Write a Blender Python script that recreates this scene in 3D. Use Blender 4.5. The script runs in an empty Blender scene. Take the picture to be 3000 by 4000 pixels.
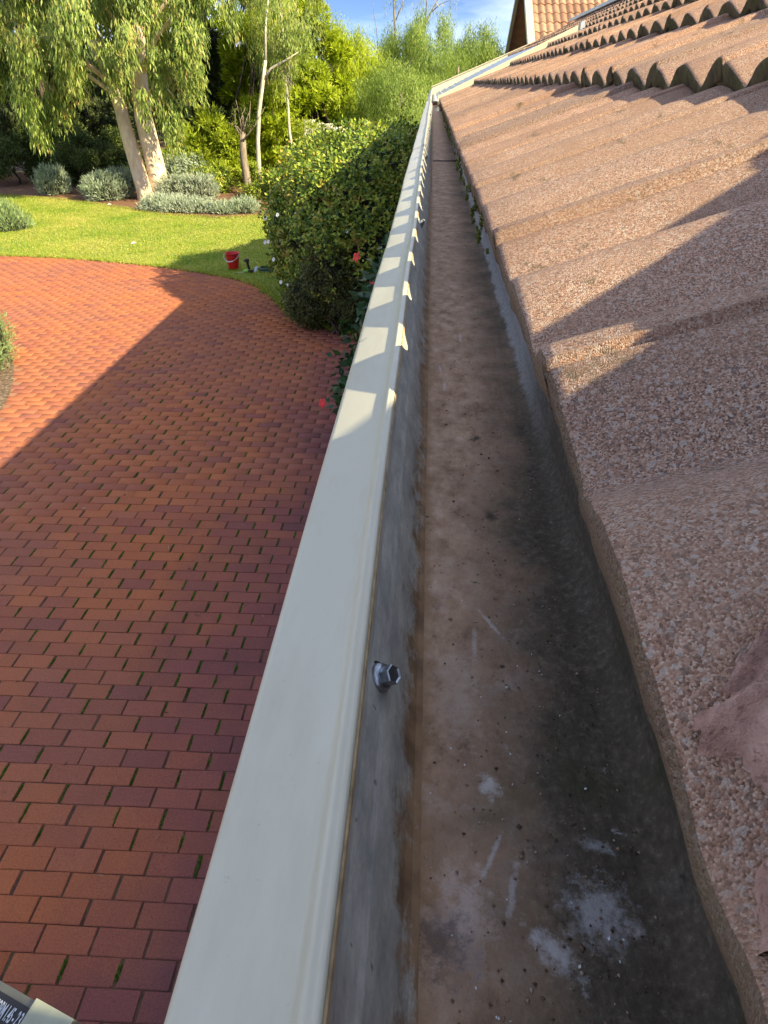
import bpy, bmesh, math
import numpy as np
from mathutils import noise as mnoise
from mathutils import Matrix, Vector
R = np.random.RandomState(7)
rad = math.radians
SC = bpy.context.scene
COL = SC.collection
C = 3.13                                    # eye height above the paving

# ------------------------------------------------------------------ camera
cam = bpy.data.cameras.new("camera"); camo = bpy.data.objects.new("camera", cam); COL.objects.link(camo)
cam.sensor_fit = 'HORIZONTAL'; cam.sensor_width = 36.0; cam.lens = 36 * 1450 / 1659
cam.clip_start = 0.01; cam.clip_end = 2000
PITCH = math.atan(924 / 1450); YAW = rad(3.56)
camo.location = (0, 0, C); camo.rotation_euler = (math.pi / 2 - PITCH, 0, YAW)
SC.camera = camo

# ------------------------------------------------------------------ sky, sun, exposure
SUN = Vector((1.0, -0.56, 0.735)).normalized()          # towards the sun
world = bpy.data.worlds.new("World"); SC.world = world; world.use_nodes = True
wn = world.node_tree; wn.nodes.clear()
sky = wn.nodes.new('ShaderNodeTexSky'); sky.sky_type = 'NISHITA'; sky.sun_disc = False
sky.sun_elevation = math.asin(SUN.z); sky.sun_rotation = math.atan2(SUN.x, SUN.y)
sky.altitude = 1500; sky.air_density = 0.3; sky.dust_density = 0.0; sky.ozone_density = 2.0
tc = wn.nodes.new('ShaderNodeTexCoord'); mp = wn.nodes.new('ShaderNodeMapping'); mp.inputs['Scale'].default_value = (1, 1, 3.2)
cn = wn.nodes.new('ShaderNodeTexNoise'); cn.inputs['Scale'].default_value = 3.1; cn.inputs['Detail'].default_value = 7; cn.inputs['Roughness'].default_value = .55
cr = wn.nodes.new('ShaderNodeValToRGB'); cr.color_ramp.elements[0].position = .40; cr.color_ramp.elements[1].position = .66
mx = wn.nodes.new('ShaderNodeMixRGB'); mx.inputs[2].default_value = (7.6, 8.5, 10.6, 1)  # bright noise clouds spread round the sky, added as fill light
bg = wn.nodes.new('ShaderNodeBackground'); bg.inputs[1].default_value = 0.085
wo = wn.nodes.new('ShaderNodeOutputWorld')
wn.links.new(tc.outputs['Generated'], mp.inputs[0]); wn.links.new(mp.outputs[0], cn.inputs['Vector']); wn.links.new(cn.outputs['Fac'], cr.inputs[0])
wn.links.new(cr.outputs[0], mx.inputs[0]); wn.links.new(sky.outputs[0], mx.inputs[1]); wn.links.new(mx.outputs[0], bg.inputs[0]); wn.links.new(bg.outputs[0], wo.inputs[0])
sl = bpy.data.lights.new("sun", 'SUN'); sl.energy = 5.0; sl.angle = rad(0.53); sl.color = (1.0, 0.86, 0.53)
slo = bpy.data.objects.new("sun", sl); COL.objects.link(slo); slo.rotation_euler = SUN.to_track_quat('Z', 'Y').to_euler()
slo.location = (20, -10, 20)
vs = SC.view_settings; vs.view_transform = 'Standard'; vs.look = 'None'; vs.exposure = 1.22; vs.gamma = 1
SC.cycles.use_adaptive_sampling = True; SC.cycles.adaptive_threshold = .02; SC.cycles.use_light_tree = False
SC.cycles.max_bounces = 7; SC.cycles.diffuse_bounces = 3; SC.cycles.glossy_bounces = 2; SC.cycles.transmission_bounces = 3

# ------------------------------------------------------------------ helpers
def project(p):
    X, Y, Z = p[0], p[1], p[2] - C
    fw = Y * math.cos(YAW) - X * math.sin(YAW); rt = X * math.cos(YAW) + Y * math.sin(YAW)
    zc = fw * math.cos(PITCH) - Z * math.sin(PITCH); u = Z * math.cos(PITCH) + fw * math.sin(PITCH)
    if zc < .02: return (-9e9, 9e9)
    return (829.5 + 1450 * rt / zc, 1106 - 1450 * u / zc)

def tag(o, label=None, cat=None, group=None, kind=None):
    if label: o['label'] = label
    if cat: o['category'] = cat
    if group: o['group'] = group
    if kind: o['kind'] = kind
    return o

def empty(name, loc, label=None, cat=None, group=None):
    o = bpy.data.objects.new(name, None); COL.objects.link(o); o.location = loc; o.empty_display_size = .1
    return tag(o, label, cat, group)

def link(name, me, parent=None, keep=True):
    """links a mesh built in world coordinates; a child keeps its world place"""
    o = bpy.data.objects.new(name, me); COL.objects.link(o)
    if parent is not None:
        o.parent = parent
        if keep:
            w = Matrix.Translation(parent.location) if parent.parent is None else Matrix.Translation(parent.parent.location)
            o.matrix_parent_inverse = w.inverted() if parent.type == 'EMPTY' else Matrix.Identity(4)
    return o

def mesh(name, v, f, mats=(), smooth=False, fm=None):
    me = bpy.data.meshes.new(name)
    me.from_pydata([tuple(x) for x in v], [], [tuple(x) for x in f])
    for m in mats: me.materials.append(m)
    if fm is not None: me.polygons.foreach_set('material_index', np.asarray(fm, dtype=np.int32))
    if smooth: me.polygons.foreach_set('use_smooth', np.ones(len(me.polygons), dtype=bool))
    me.update(); return me

def np_mesh(name, V, F, mat):
    """fast mesh: V (n,3), F (m,k) with k = 3 or 4"""
    V = np.asarray(V, dtype=np.float32); F = np.asarray(F, dtype=np.int32); k = F.shape[1]
    me = bpy.data.meshes.new(name)
    me.vertices.add(len(V)); me.vertices.foreach_set('co', V.ravel())
    me.loops.add(F.size); me.loops.foreach_set('vertex_index', F.ravel())
    me.polygons.add(len(F)); me.polygons.foreach_set('loop_start', np.arange(0, F.size, k, dtype=np.int32))
    me.polygons.foreach_set('loop_total', np.full(len(F), k, dtype=np.int32))
    me.update(calc_edges=True); me.validate()
    if mat: me.materials.append(mat)
    return me

def box_vf(c, s, rot=None):
    v = []
    for dx, dy, dz in [(-1,-1,-1),(1,-1,-1),(1,1,-1),(-1,1,-1),(-1,-1,1),(1,-1,1),(1,1,1),(-1,1,1)]:
        p = Vector((dx*s[0]/2, dy*s[1]/2, dz*s[2]/2))
        if rot: p = rot @ p
        v.append(tuple(p + Vector(c)))
    return v, [(0,3,2,1),(4,5,6,7),(0,1,5,4),(1,2,6,5),(2,3,7,6),(3,0,4,7)]

class MB:
    def __init__(s): s.v = []; s.f = []
    def add(s, v, f):
        b = len(s.v); s.v += list(v); s.f += [tuple(i + b for i in q) for q in f]; return s
    def box(s, c, sz, rot=None): return s.add(*box_vf(c, sz, rot))
    def tube(s, pts, rr, n=8, cap=True):
        pts = [Vector(p) for p in pts]; v = []; f = []
        if not hasattr(rr, '__len__'): rr = [rr] * len(pts)
        up = Vector((0.13, 0.31, 0.94))
        for i, p in enumerate(pts):
            d = (pts[min(i+1, len(pts)-1)] - pts[max(i-1, 0)]).normalized()
            a = d.cross(up)
            if a.length < 1e-4: a = d.cross(Vector((1, 0, 0)))
            a.normalize(); b = d.cross(a)
            for k in range(n):
                t = 2*math.pi*k/n; v.append(tuple(p + (a*math.cos(t) + b*math.sin(t))*rr[i]))
        for i in range(len(pts)-1):
            for k in range(n):
                f.append((i*n+k, i*n+(k+1) % n, (i+1)*n+(k+1) % n, (i+1)*n+k))
        if cap:
            f.append(tuple(range(n))[::-1]); f.append(tuple((len(pts)-1)*n+k for k in range(n)))
        return s.add(v, f)
    def lathe(s, prof, c=(0,0,0), n=32, rot=None):
        v = []; f = []
        for r, z in prof:
            for k in range(n):
                t = 2*math.pi*k/n; p = Vector((r*math.cos(t), r*math.sin(t), z))
                if rot: p = rot @ p
                v.append(tuple(p + Vector(c)))
        for i in range(len(prof)-1):
            for k in range(n):
                f.append((i*n+k, i*n+(k+1) % n, (i+1)*n+(k+1) % n, (i+1)*n+k))
        return s.add(v, f)
    def sweep(s, sec, ys):
        """cross-section points (x,z) swept along Y; sec(y) -> list"""
        v = []; f = []; m = None
        for y in ys:
            q = sec(y); m = len(q); v += [(x, y, z) for x, z in q]
        for i in range(len(ys)-1):
            for k in range(m-1):
                f.append((i*m+k, i*m+k+1, (i+1)*m+k+1, (i+1)*m+k))
        return s.add(v, f)
    def build(s, name, mat, parent=None, smooth=False):
        return link(name, mesh(name, s.v, s.f, [mat] if mat else [], smooth), parent)

# ------------------------------------------------------------------ materials
class NT:
    def __init__(s, name):
        s.m = bpy.data.materials.new(name); s.m.use_nodes = True; s.t = s.m.node_tree
        s.b = s.t.nodes['Principled BSDF']; s.out = s.t.nodes['Material Output']
        s._co = None
    def n(s, typ, **kw):
        x = s.t.nodes.new(typ)
        for k, v in kw.items():
            if k in x.inputs: s.set(x.inputs[k], v)
            else: setattr(x, k, v)
        return x
    def set(s, sock, v):
        if hasattr(v, 'is_output') or isinstance(v, bpy.types.NodeSocket): s.t.links.new(v, sock)
        else: sock.default_value = v
    def co(s):
        if s._co is None: s._co = s.n('ShaderNodeNewGeometry').outputs['Position']
        return s._co
    def obj(s): return s.n('ShaderNodeTexCoord').outputs['Object']
    def map(s, vec, scale=(1,1,1), loc=(0,0,0), rot=(0,0,0)):
        x = s.n('ShaderNodeMapping'); s.set(x.inputs[0], vec); x.inputs['Scale'].default_value = scale; x.inputs['Location'].default_value = loc; x.inputs['Rotation'].default_value = rot
        return x.outputs[0]
    def noise(s, scale, detail=4, rough=.55, vec=None, out='Fac'):
        return s.n('ShaderNodeTexNoise', Vector=vec if vec is not None else s.co(), Scale=scale, Detail=detail, Roughness=rough).outputs[out]
    def voro(s, scale, vec=None, out='Color', feature='F1'):
        return s.n('ShaderNodeTexVoronoi', Vector=vec if vec is not None else s.co(), Scale=scale, feature=feature).outputs[out]
    def ramp(s, fac, *st):
        x = s.n('ShaderNodeValToRGB'); s.set(x.inputs[0], fac); e = x.color_ramp.elements
        while len(e) < len(st): e.new(.5)
        for i, (p, c) in enumerate(st):
            e[i].position = p; e[i].color = (c, c, c, 1) if not hasattr(c, '__len__') else (*c, 1)
        return x.outputs[0]
    def mix(s, fac, a, b, mode='MIX'):
        x = s.n('ShaderNodeMixRGB', blend_type=mode)
        for i, v in enumerate((fac, a, b)):
            if hasattr(v, '__len__') and not isinstance(v, bpy.types.NodeSocket): v = (*v, 1) if len(v) == 3 else v
            s.set(x.inputs[i], v)
        return x.outputs[0]
    def math(s, op, a, b=0.0, clamp=False):
        x = s.n('ShaderNodeMath', operation=op, use_clamp=clamp); s.set(x.inputs[0], a); s.set(x.inputs[1], b); return x.outputs[0]
    def sep(s, vec, i):
        x = s.n('ShaderNodeSeparateXYZ'); s.set(x.inputs[0], vec); return x.outputs[i]
    def rnd(s):
        """one random number per object and per loose piece"""
        a = s.n('ShaderNodeObjectInfo').outputs['Random']; b = s.n('ShaderNodeNewGeometry').outputs['Random Per Island']
        return s.math('FRACT', s.math('ADD', a, b))
    def bump(s, h, strength=.3, dist=.01):
        x = s.n('ShaderNodeBump', Strength=strength, Distance=dist, Height=h); s.set(s.b.inputs['Normal'], x.outputs[0]); return s
    def col(s, c): 
        s.set(s.b.inputs['Base Color'], (*c, 1) if hasattr(c, '__len__') and not isinstance(c, bpy.types.NodeSocket) and len(c) == 3 else c); return s
    def p(s, rough=.8, metal=0.0, spec=None):
        s.set(s.b.inputs['Roughness'], rough); s.set(s.b.inputs['Metallic'], metal)
        if spec is not None: s.set(s.b.inputs['Specular IOR Level'], spec)
        return s.m

def plain(name, c, rough=.6, metal=0.0, vary=.12, scale=30):
    n = NT(name); f = n.noise(scale, 3)
    a = tuple(x*(1-vary) for x in c); b = tuple(min(1, x*(1+vary)) for x in c)
    n.col(n.ramp(f, (.3, a), (.7, b))); return n.p(rough, metal)

def leaf_mat(name, cols, trans=.35, rough=.55, clump=1.2):
    n = NT(name); isl = n.rnd(); cl = n.noise(clump, 3)
    k = n.math('ADD', n.math('MULTIPLY', isl, .62), n.math('MULTIPLY', n.math('SUBTRACT', cl, .3), .9))
    st = [(i/(len(cols)-1)*.8+.1, c) for i, c in enumerate(cols)]
    c = n.ramp(k, *st); n.col(c); n.p(rough, 0, .25)
    tr = n.n('ShaderNodeBsdfTranslucent', Color=n.mix(1.0, c, (1.25, 1.2, .6), 'MULTIPLY'))
    ms = n.n('ShaderNodeMixShader'); ms.inputs[0].default_value = trans
    n.t.links.new(n.b.outputs[0], ms.inputs[1]); n.t.links.new(tr.outputs[0], ms.inputs[2]); n.t.links.new(ms.outputs[0], n.out.inputs[0])
    return n.m

def bark(name, a, b, s=(6, 6, 1.2)):
    n = NT(name); f = n.noise(3, 6, .6, n.map(n.co(), s)); n.col(n.ramp(f, (.32, a), (.66, b))).bump(f, .35, .03); return n.p(.85)

# roof tile: coated concrete with stone granules
def tile_material(name, moss=False):
    n = NT(name)
    r = n.rnd()
    g1 = n.voro(1500); g2 = n.voro(760)
    gv = n.sep(g1, 0)
    base = n.ramp(gv, (.0, (.13, .07, .052)), (.3, (.41, .238, .168)), (.72, (.60, .38, .275)), (.97, (.80, .63, .51)))
    big = n.ramp(n.sep(g2, 1), (.80, 0), (.83, 1))
    base = n.mix(n.math('MULTIPLY', big, .7), base, n.ramp(n.sep(g2, 2), (.3, (.16, .13, .12)), (.6, (.66, .6, .54))))
    base = n.mix(1, base, n.ramp(r, (0, (.74, .75, .77)), (.5, (.96, .94, .93)), (1, (1.18, 1.08, 1.0))), 'MULTIPLY')
    blot = n.noise(7, 5, .6)
    base = n.mix(n.math('MULTIPLY', n.ramp(blot, (.42, 0), (.7, 1)), .62), base, (.36, .225, .155))
    lich = n.ramp(n.noise(30, 6, .7), (.60, 0), (.70, 1))
    dk_ = n.ramp(n.noise(2.2, 5, .65), (.45, 0), (.72, 1)); base = n.mix(n.math('MULTIPLY', dk_, .45), base, (.20, .12, .10))
    base = n.mix(n.math('MULTIPLY', lich, .8), base, (.10, .085, .05))
    if moss:
        mm = n.noise(24, 5, .65)
        base = n.mix(n.ramp(mm, (.3, .55*moss), (.6, .95*moss)), n.mix(.55, base, (.09, .075, .05)), n.ramp(n.noise(60, 3), (.35, (.05, .042, .025)), (.62, (.10, .105, .035)), (.8, (.19, .16, .11))))
    d = n.voro(1500, out='Distance')
    n.col(base).bump(n.math('ADD', n.math('MULTIPLY', d, -1.0), n.math('MULTIPLY', n.noise(60, 4), .8)), .7, .0014)
    return n.p(.92, 0, .2)
M_tile = tile_material("roof_tile_granules"); M_moss_face = tile_material("mossy_tile_end", 1); M_edge = tile_material("eave_tile_end", .22)

def mortar_mat():
    n = NT("pink_mortar"); f = n.noise(70, 6, .65); g = n.noise(320, 4, .6)
    sp_ = n.voro(900); c = n.ramp(f, (.3, (.25, .15, .125)), (.5, (.45, .28, .23)), (.75, (.58, .39, .33)))
    c = n.mix(n.math('MULTIPLY', n.ramp(n.noise(420, 4), (.6, 0), (.66, 1)), .5), c, (.12, .07, .058))
    n.col(c).bump(n.math('ADD', n.math('ADD', f, g), n.noise(900, 3, .6)), .7, .0022); return n.p(.95, 0, .15)
M_mortar = mortar_mat()

# pavers
def paver_mat():
    n = NT("red_clay_paver"); r = n.rnd(); r2 = n.math('FRACT', n.math('MULTIPLY', r, 17.3))
    c = n.ramp(r, (0, (.33, .110, .080)), (.12, (.41, .132, .072)), (.5, (.475, .152, .066)), (.9, (.52, .170, .070)), (1, (.42, .145, .085)))
    patch = n.noise(.55, 4, .6)
    c = n.mix(n.ramp(patch, (.38, .45), (.6, 0)), c, n.ramp(r2, (0, (.22, .105, .09)), (1, (.34, .14, .105))))
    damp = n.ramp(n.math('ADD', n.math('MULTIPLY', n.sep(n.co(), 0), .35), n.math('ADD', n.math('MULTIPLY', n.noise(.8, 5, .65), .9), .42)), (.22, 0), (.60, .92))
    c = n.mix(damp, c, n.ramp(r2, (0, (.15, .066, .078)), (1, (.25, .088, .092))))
    fine = n.noise(110, 7, .72); c = n.mix(1, c, n.ramp(fine, (.3, .68), (.7, 1.2)), 'MULTIPLY')
    pit = n.ramp(n.noise(75, 5, .65), (.62, 0), (.68, 1)); c = n.mix(n.math('MULTIPLY', pit, .6), c, (.06, .03, .026))
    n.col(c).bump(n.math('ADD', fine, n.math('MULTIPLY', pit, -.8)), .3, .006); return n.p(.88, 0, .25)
M_paver = paver_mat()
def joint_mat():
    n = NT("joint_soil_moss_and_sun"); f = n.noise(9, 5); c = n.ramp(f, (.35, (.05, .033, .025)), (.55, (.12, .066, .044)), (.70, (.06, .09, .022)))
    x_ = n.math('ADD', n.sep(n.co(), 0), n.math('MULTIPLY', n.noise(1.1, 4), 1.6)); c = n.mix(n.ramp(n.math('MULTIPLY', x_, -.1), (.30, 0), (.42, 1)), c, (.34, .165, .095))  # joints painted paler where the sun reaches, dark within the house's shadow
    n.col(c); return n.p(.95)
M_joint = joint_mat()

def painted(name, c, dirt=.6):
    n = NT(name); f = n.noise(9, 6, .65, n.map(n.co(), (2.2, .5, 2.2))); g = n.noise(60, 6, .7)
    col = n.mix(n.math('MULTIPLY', n.ramp(f, (.5, 0), (.72, 1)), dirt), c, tuple(x*.74 for x in (c[0], c[1]*.95, c[2]*.84)))
    col = n.mix(n.math('MULTIPLY', n.ramp(g, (.6, 0), (.8, 1)), dirt*.5), col, tuple(x*.72 for x in c))
    sc_ = n.ramp(n.noise(17, 3, .6, n.map(n.co(), (2.4, .9, 2.4), rot=(0, 0, .5))), (.715, 0), (.73, 1)); col = n.mix(n.math('MULTIPLY', sc_, .45), col, tuple(x*.38 for x in c))
    sp_ = n.ramp(n.noise(330, 3), (.70, 0), (.74, 1)); col = n.mix(n.math('MULTIPLY', sp_, .35), col, tuple(x*.5 for x in c))
    n.col(col).bump(n.noise(14, 3, .5), .10, .004); return n.p(n.ramp(n.noise(40, 4), (.3, .28), (.7, .45)), 0, .5)
M_cream = painted("cream_paint", (.545, .525, .42)); M_cream2 = painted("aged_cream_board", (.70, .64, .45), .2)

def zinc_mat():
    n = NT("weathered_zinc_wall"); co = n.co(); z = n.sep(co, 2); x = n.sep(co, 0); y = n.sep(co, 1)
    st = n.noise(48, 8, .78, n.map(co, (1.6, .7, 1.8), rot=(.6, 0, 0)))
    c = n.ramp(st, (.3, (.25, .255, .24)), (.5, (.43, .42, .38)), (.7, (.64, .61, .53)))
    # rust and earth near the bottom corner
    hh = n.math('ADD', n.math('MULTIPLY', n.math('SUBTRACT', x, -.0075), 95.0), n.math('MULTIPLY', n.math('SUBTRACT', n.noise(70, 7, .75, n.map(co, (1, .55, 1))), .5), 3.2))
    rust = n.ramp(hh, (.25, 0), (.75, 1))
    c = n.mix(n.math('MULTIPLY', rust, .92), c, n.ramp(n.noise(60, 4), (.35, (.17, .085, .035)), (.65, (.36, .21, .10))))
    pk = n.math('MULTIPLY', n.ramp(n.noise(9, 4), (.5, 0), (.62, 1)), n.ramp(y, (.0, 1), (.32, 0)))
    c = n.mix(n.math('MULTIPLY', pk, .55), c, (.26, .15, .12))
    sp = n.ramp(n.noise(120, 3), (.68, 0), (.72, 1)); c = n.mix(n.math('MULTIPLY', sp, .6), c, (.06, .04, .025))
    n.col(c).bump(st, .15, .003); return n.p(.6, 0, .4)
M_zinc = zinc_mat()

SPLATS = [(.071, .133, .011, .011, .3, .55, (.56, .56, .60)), (.0745, .158, .006, .0025, .3, .5, (.5, .52, .56)), (.021, .127, .009, .018, 0, .6, (.62, .52, .5)), (.033, .152, .0010, .010, .45, .38, (.66, .68, .74)), (.040, .140, .0014, .009, .25, .38, (.6, .6, .64)),
          (.034, .184, .004, .006, 0, .7, (.62, .6, .6)), (.0415, .288, .0012, .012, -.5, .38, (.66, .68, .74)), (.032, .27, .0016, .014, .05, .38, (.6, .58, .56)), (.052, .118, .010, .004, .8, .6, (.6, .6, .64)), (.013, .118, .012, .012, 0, .75, (.10, .07, .06)), (.05, .40, .004, .007, 0, .8, (.03, .025, .02)), (.045, .52, .0045, .006, .4, .85, (.03, .025, .02)), (.022, .235, .012, .03, 0, .45, (.55, .45, .38))]
def floor_mat():
    n = NT("dirty_gutter_floor"); co = n.co(); x = n.sep(co, 0); y = n.sep(co, 1)
    a = n.noise(75, 7, .72, n.map(co, (1, .7, 1))); b = n.noise(300, 5, .7); w = n.noise(16, 5, .62)
    c = n.ramp(a, (.28, (.17, .10, .062)), (.45, (.39, .25, .165)), (.58, (.52, .35, .245)), (.74, (.66, .50, .39)))
    # bare metal worn through close to the outlet end
    near = n.ramp(y, (.12, 1), (.42, 0))
    worn = n.math('MULTIPLY', n.ramp(n.noise(48, 6, .7), (.54, 0), (.66, 1)), near)
    c = n.mix(n.math('MULTIPLY', worn, .6), c, (.60, .50, .46))
    # black algae and the deep shade by the tiles, painted as one tone
    al = n.math('ADD', n.math('MULTIPLY', x, 14.5), n.math('ADD', n.math('MULTIPLY', w, 1.3), n.math('MULTIPLY', a, .75)))
    al = n.math('ADD', al, n.math('SUBTRACT', n.math('MULTIPLY', n.ramp(y, (.08, 1), (.55, 0)), .62), .42))
    crust_shade = n.ramp(al, (1.28/2, 0), (1.75/2, 1)) if False else n.ramp(n.math('MULTIPLY', al, .5), (.60, 0), (1.0, 1))
    c = n.mix(n.math('MULTIPLY', crust_shade, .93), c, n.ramp(b, (.35, (.035, .031, .023)), (.55, (.075, .066, .05)), (.7, (.16, .135, .10))))
    grn = n.math('MULTIPLY', n.ramp(n.noise(21, 4), (.57, 0), (.68, 1)), crust_shade); c = n.mix(n.math('MULTIPLY', grn, .45), c, (.04, .05, .015))
    # brown tide line by the front corner
    tl = n.ramp(n.math('ADD', x, n.math('MULTIPLY', n.math('SUBTRACT', a, .5), .006)), (.004, 1), (.0095, 0)); c = n.mix(n.math('MULTIPLY', tl, .7), c, (.30, .18, .09))
    # chalky lime bloom along the back edge
    ck = n.ramp(n.math('ADD', n.math('MULTIPLY', n.math('SUBTRACT', x, .0835), 140.0), n.math('MULTIPLY', n.math('SUBTRACT', n.noise(75, 6, .7, n.map(co, (1, .4, 1))), .5), 2.0)), (.25, 0), (.75, 1))
    ck = n.math('MULTIPLY', n.math('MULTIPLY', ck, n.ramp(n.math('ADD', y, n.math('MULTIPLY', n.noise(9, 4), .35)), (.55, 0), (.85, 1))), n.ramp(n.math('MULTIPLY', y, .1), (.2, 1), (.32, 0)))
    c = n.mix(n.math('MULTIPLY', ck, .6), c, n.ramp(b, (.35, (.30, .32, .34)), (.65, (.52, .55, .58))))
    # scraped pale marks
    sc1 = n.ramp(n.noise(26, 2, .5, n.map(co, (4.2, .55, 1), rot=(0, 0, .35))), (.735, 0), (.75, 1))
    sc2 = n.math('MULTIPLY', n.ramp(n.noise(52, 6, .75, n.map(co, (1, 1.1, 1), loc=(3.3, .9, 0))), (.665, 0), (.70, 1)), near)
    c = n.mix(n.math('MULTIPLY', n.math('MAXIMUM', n.math('MULTIPLY', n.math('MULTIPLY', sc1, .55), n.ramp(n.math('MULTIPLY', x, 10.0), (.64, 1), (.70, 0))), n.math('MULTIPLY', sc2, .8)), .75), c, (.60, .61, .66))
    for (cx, cy, rx, ry, an, st, cc) in SPLATS:
        v_ = n.n('ShaderNodeVectorMath', operation='SUBTRACT'); n.set(v_.inputs[0], co); v_.inputs[1].default_value = (cx*.895, cy*.895, C-.2285)
        v2 = n.map(v_.outputs[0], rot=(0, 0, an)); v2 = n.map(v2, (1.12/rx, 1.12/ry, 0))
        ln_ = n.n('ShaderNodeVectorMath', operation='LENGTH'); n.set(ln_.inputs[0], v2)
        k_ = n.ramp(n.math('ADD', n.math('MULTIPLY', ln_.outputs['Value'], .4), n.math('MULTIPLY', n.math('SUBTRACT', n.noise(210, 8, .78), .5), 1.9)), (.10, 1), (.52, 0))
        c = n.mix(n.math('MULTIPLY', k_, st), c, cc)
    dk = n.ramp(n.noise(95, 4, .6, n.map(co, (1, 1, 1), loc=(1, 2, 3))), (.68, 0), (.73, 1)); c = n.mix(n.math('MULTIPLY', dk, .8), c, (.03, .02, .015))
    n.col(c).bump(n.math('ADD', a, n.math('MULTIPLY', b, .6)), .5, .003); n.p(.78, 0, .35)
    return n.m
M_floor = floor_mat()
M_fleck = plain("pale_fleck", (.62, .64, .68), .6)
M_primer = plain("tan_primer_edge", (.50, .36, .20), .7, 0, .35, 120)
M_screw = plain("zinc_plated_steel", (.36, .40, .46), .33, 1.0, .25, 300)
M_rubber = plain("black_rubber", (.012, .012, .016), .45)
def water_mat():
    n = NT("rain_water"); n.col((.03, .03, .035)); n.bump(n.noise(30, 3), .25, .01); return n.p(.06, 0, .6)
M_water = water_mat()
M_fascia = plain("fascia_paint", (.5, .47, .38), .6)
M_brickwall = plain("house_brickwork", (.30, .13, .08), .9, 0, .3, 12)
def sheet_mat():
    n = NT("pale_zincalume_sheet"); f = n.noise(5, 3); n.col(n.ramp(f, (.3, (.52, .57, .63)), (.7, (.68, .72, .76)))); return n.p(.4, .35)
M_sheet = sheet_mat()
M_timber = bark("dark_stained_timber", (.035, .026, .02), (.085, .062, .045), (8, 8, 1))

# ------------------------------------------------------------------ ground, paving, lawn
def poly(name, pts, z, mat, kind='structure'):
    bm = bmesh.new(); vs_ = [bm.verts.new((x, y, z)) for x, y in pts]; bm.faces.new(vs_); bmesh.ops.triangulate(bm, faces=bm.faces[:])
    me = bpy.data.meshes.new(name); bm.to_mesh(me); bm.free(); me.materials.append(mat); o = link(name, me); tag(o, kind=kind); return o

def ground_mat():
    n = NT("woodland_floor"); f = n.noise(.35, 5, .6); g = n.noise(6, 5, .7)
    c = n.ramp(f, (.35, (.10, .062, .036)), (.5, (.135, .088, .05)), (.62, (.13, .15, .045)), (.75, (.16, .19, .055)))
    n.col(n.mix(1, c, n.ramp(g, (.3, .6), (.7, 1.25)), 'MULTIPLY')).bump(g, .5, .08); return n.p(.95)
M_ground = ground_mat()
poly("ground", [(-400, -200), (400, -200), (400, 900), (-400, 900)], -.05, M_ground)

def lawn_mat():
    n = NT("lawn_turf"); f = n.noise(.55, 4, .6); g = n.noise(25, 4, .7)
    c = n.ramp(f, (.32, (.15, .27, .025)), (.5, (.29, .36, .05)), (.66, (.42, .40, .10)))
    n.col(n.mix(1, c, n.ramp(g, (.3, .6), (.7, 1.2)), 'MULTIPLY')).bump(g, .6, .04); return n.p(.9)
M_lawn = lawn_mat()
LAWN_F = [(-22, 13.4), (-16, 14.3), (-12.2, 14.65), (-9.227, 14.66), (-8.183, 14.6), (-7.055, 14.37), (-5.937, 14.04), (-5.148, 13.74), (-4.384, 13.38), (-3.744, 13.03), (-3.119, 12.5), (-2.6, 11.6), (-2.0, 10.4), (-1.2, 9.8), (.3, 9.6)]
LAWN_B = [(.3, 21.5), (-4.8, 20.35), (-5.75, 19.9), (-7.635, 20.4), (-9.19, 21.5), (-11.62, 23.0), (-14.45, 24.0), (-19, 25.2), (-24, 25)]
poly("lawn", LAWN_F + LAWN_B, .012, M_lawn)
def inside(poly_, x, y):
    x = np.asarray(x); y = np.asarray(y); r = np.zeros(x.shape, bool); n = len(poly_)
    for i in range(n):
        x1, y1 = poly_[i]; x2, y2 = poly_[(i+1) % n]
        if y1 == y2: continue
        c = ((y1 > y) != (y2 > y)) & (x < (x2-x1)*(y-y1)/(y2-y1)+x1); r ^= c
    return r
LAWN = LAWN_F + LAWN_B
BC = (-10.83, 4.95); BR = 6.32               # round planting bed inside the drive
paving = poly("paving", [(-18, -2), (.42, -2), (.42, 15.2), (-18, 15.2)], -.0055, M_joint)

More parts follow.
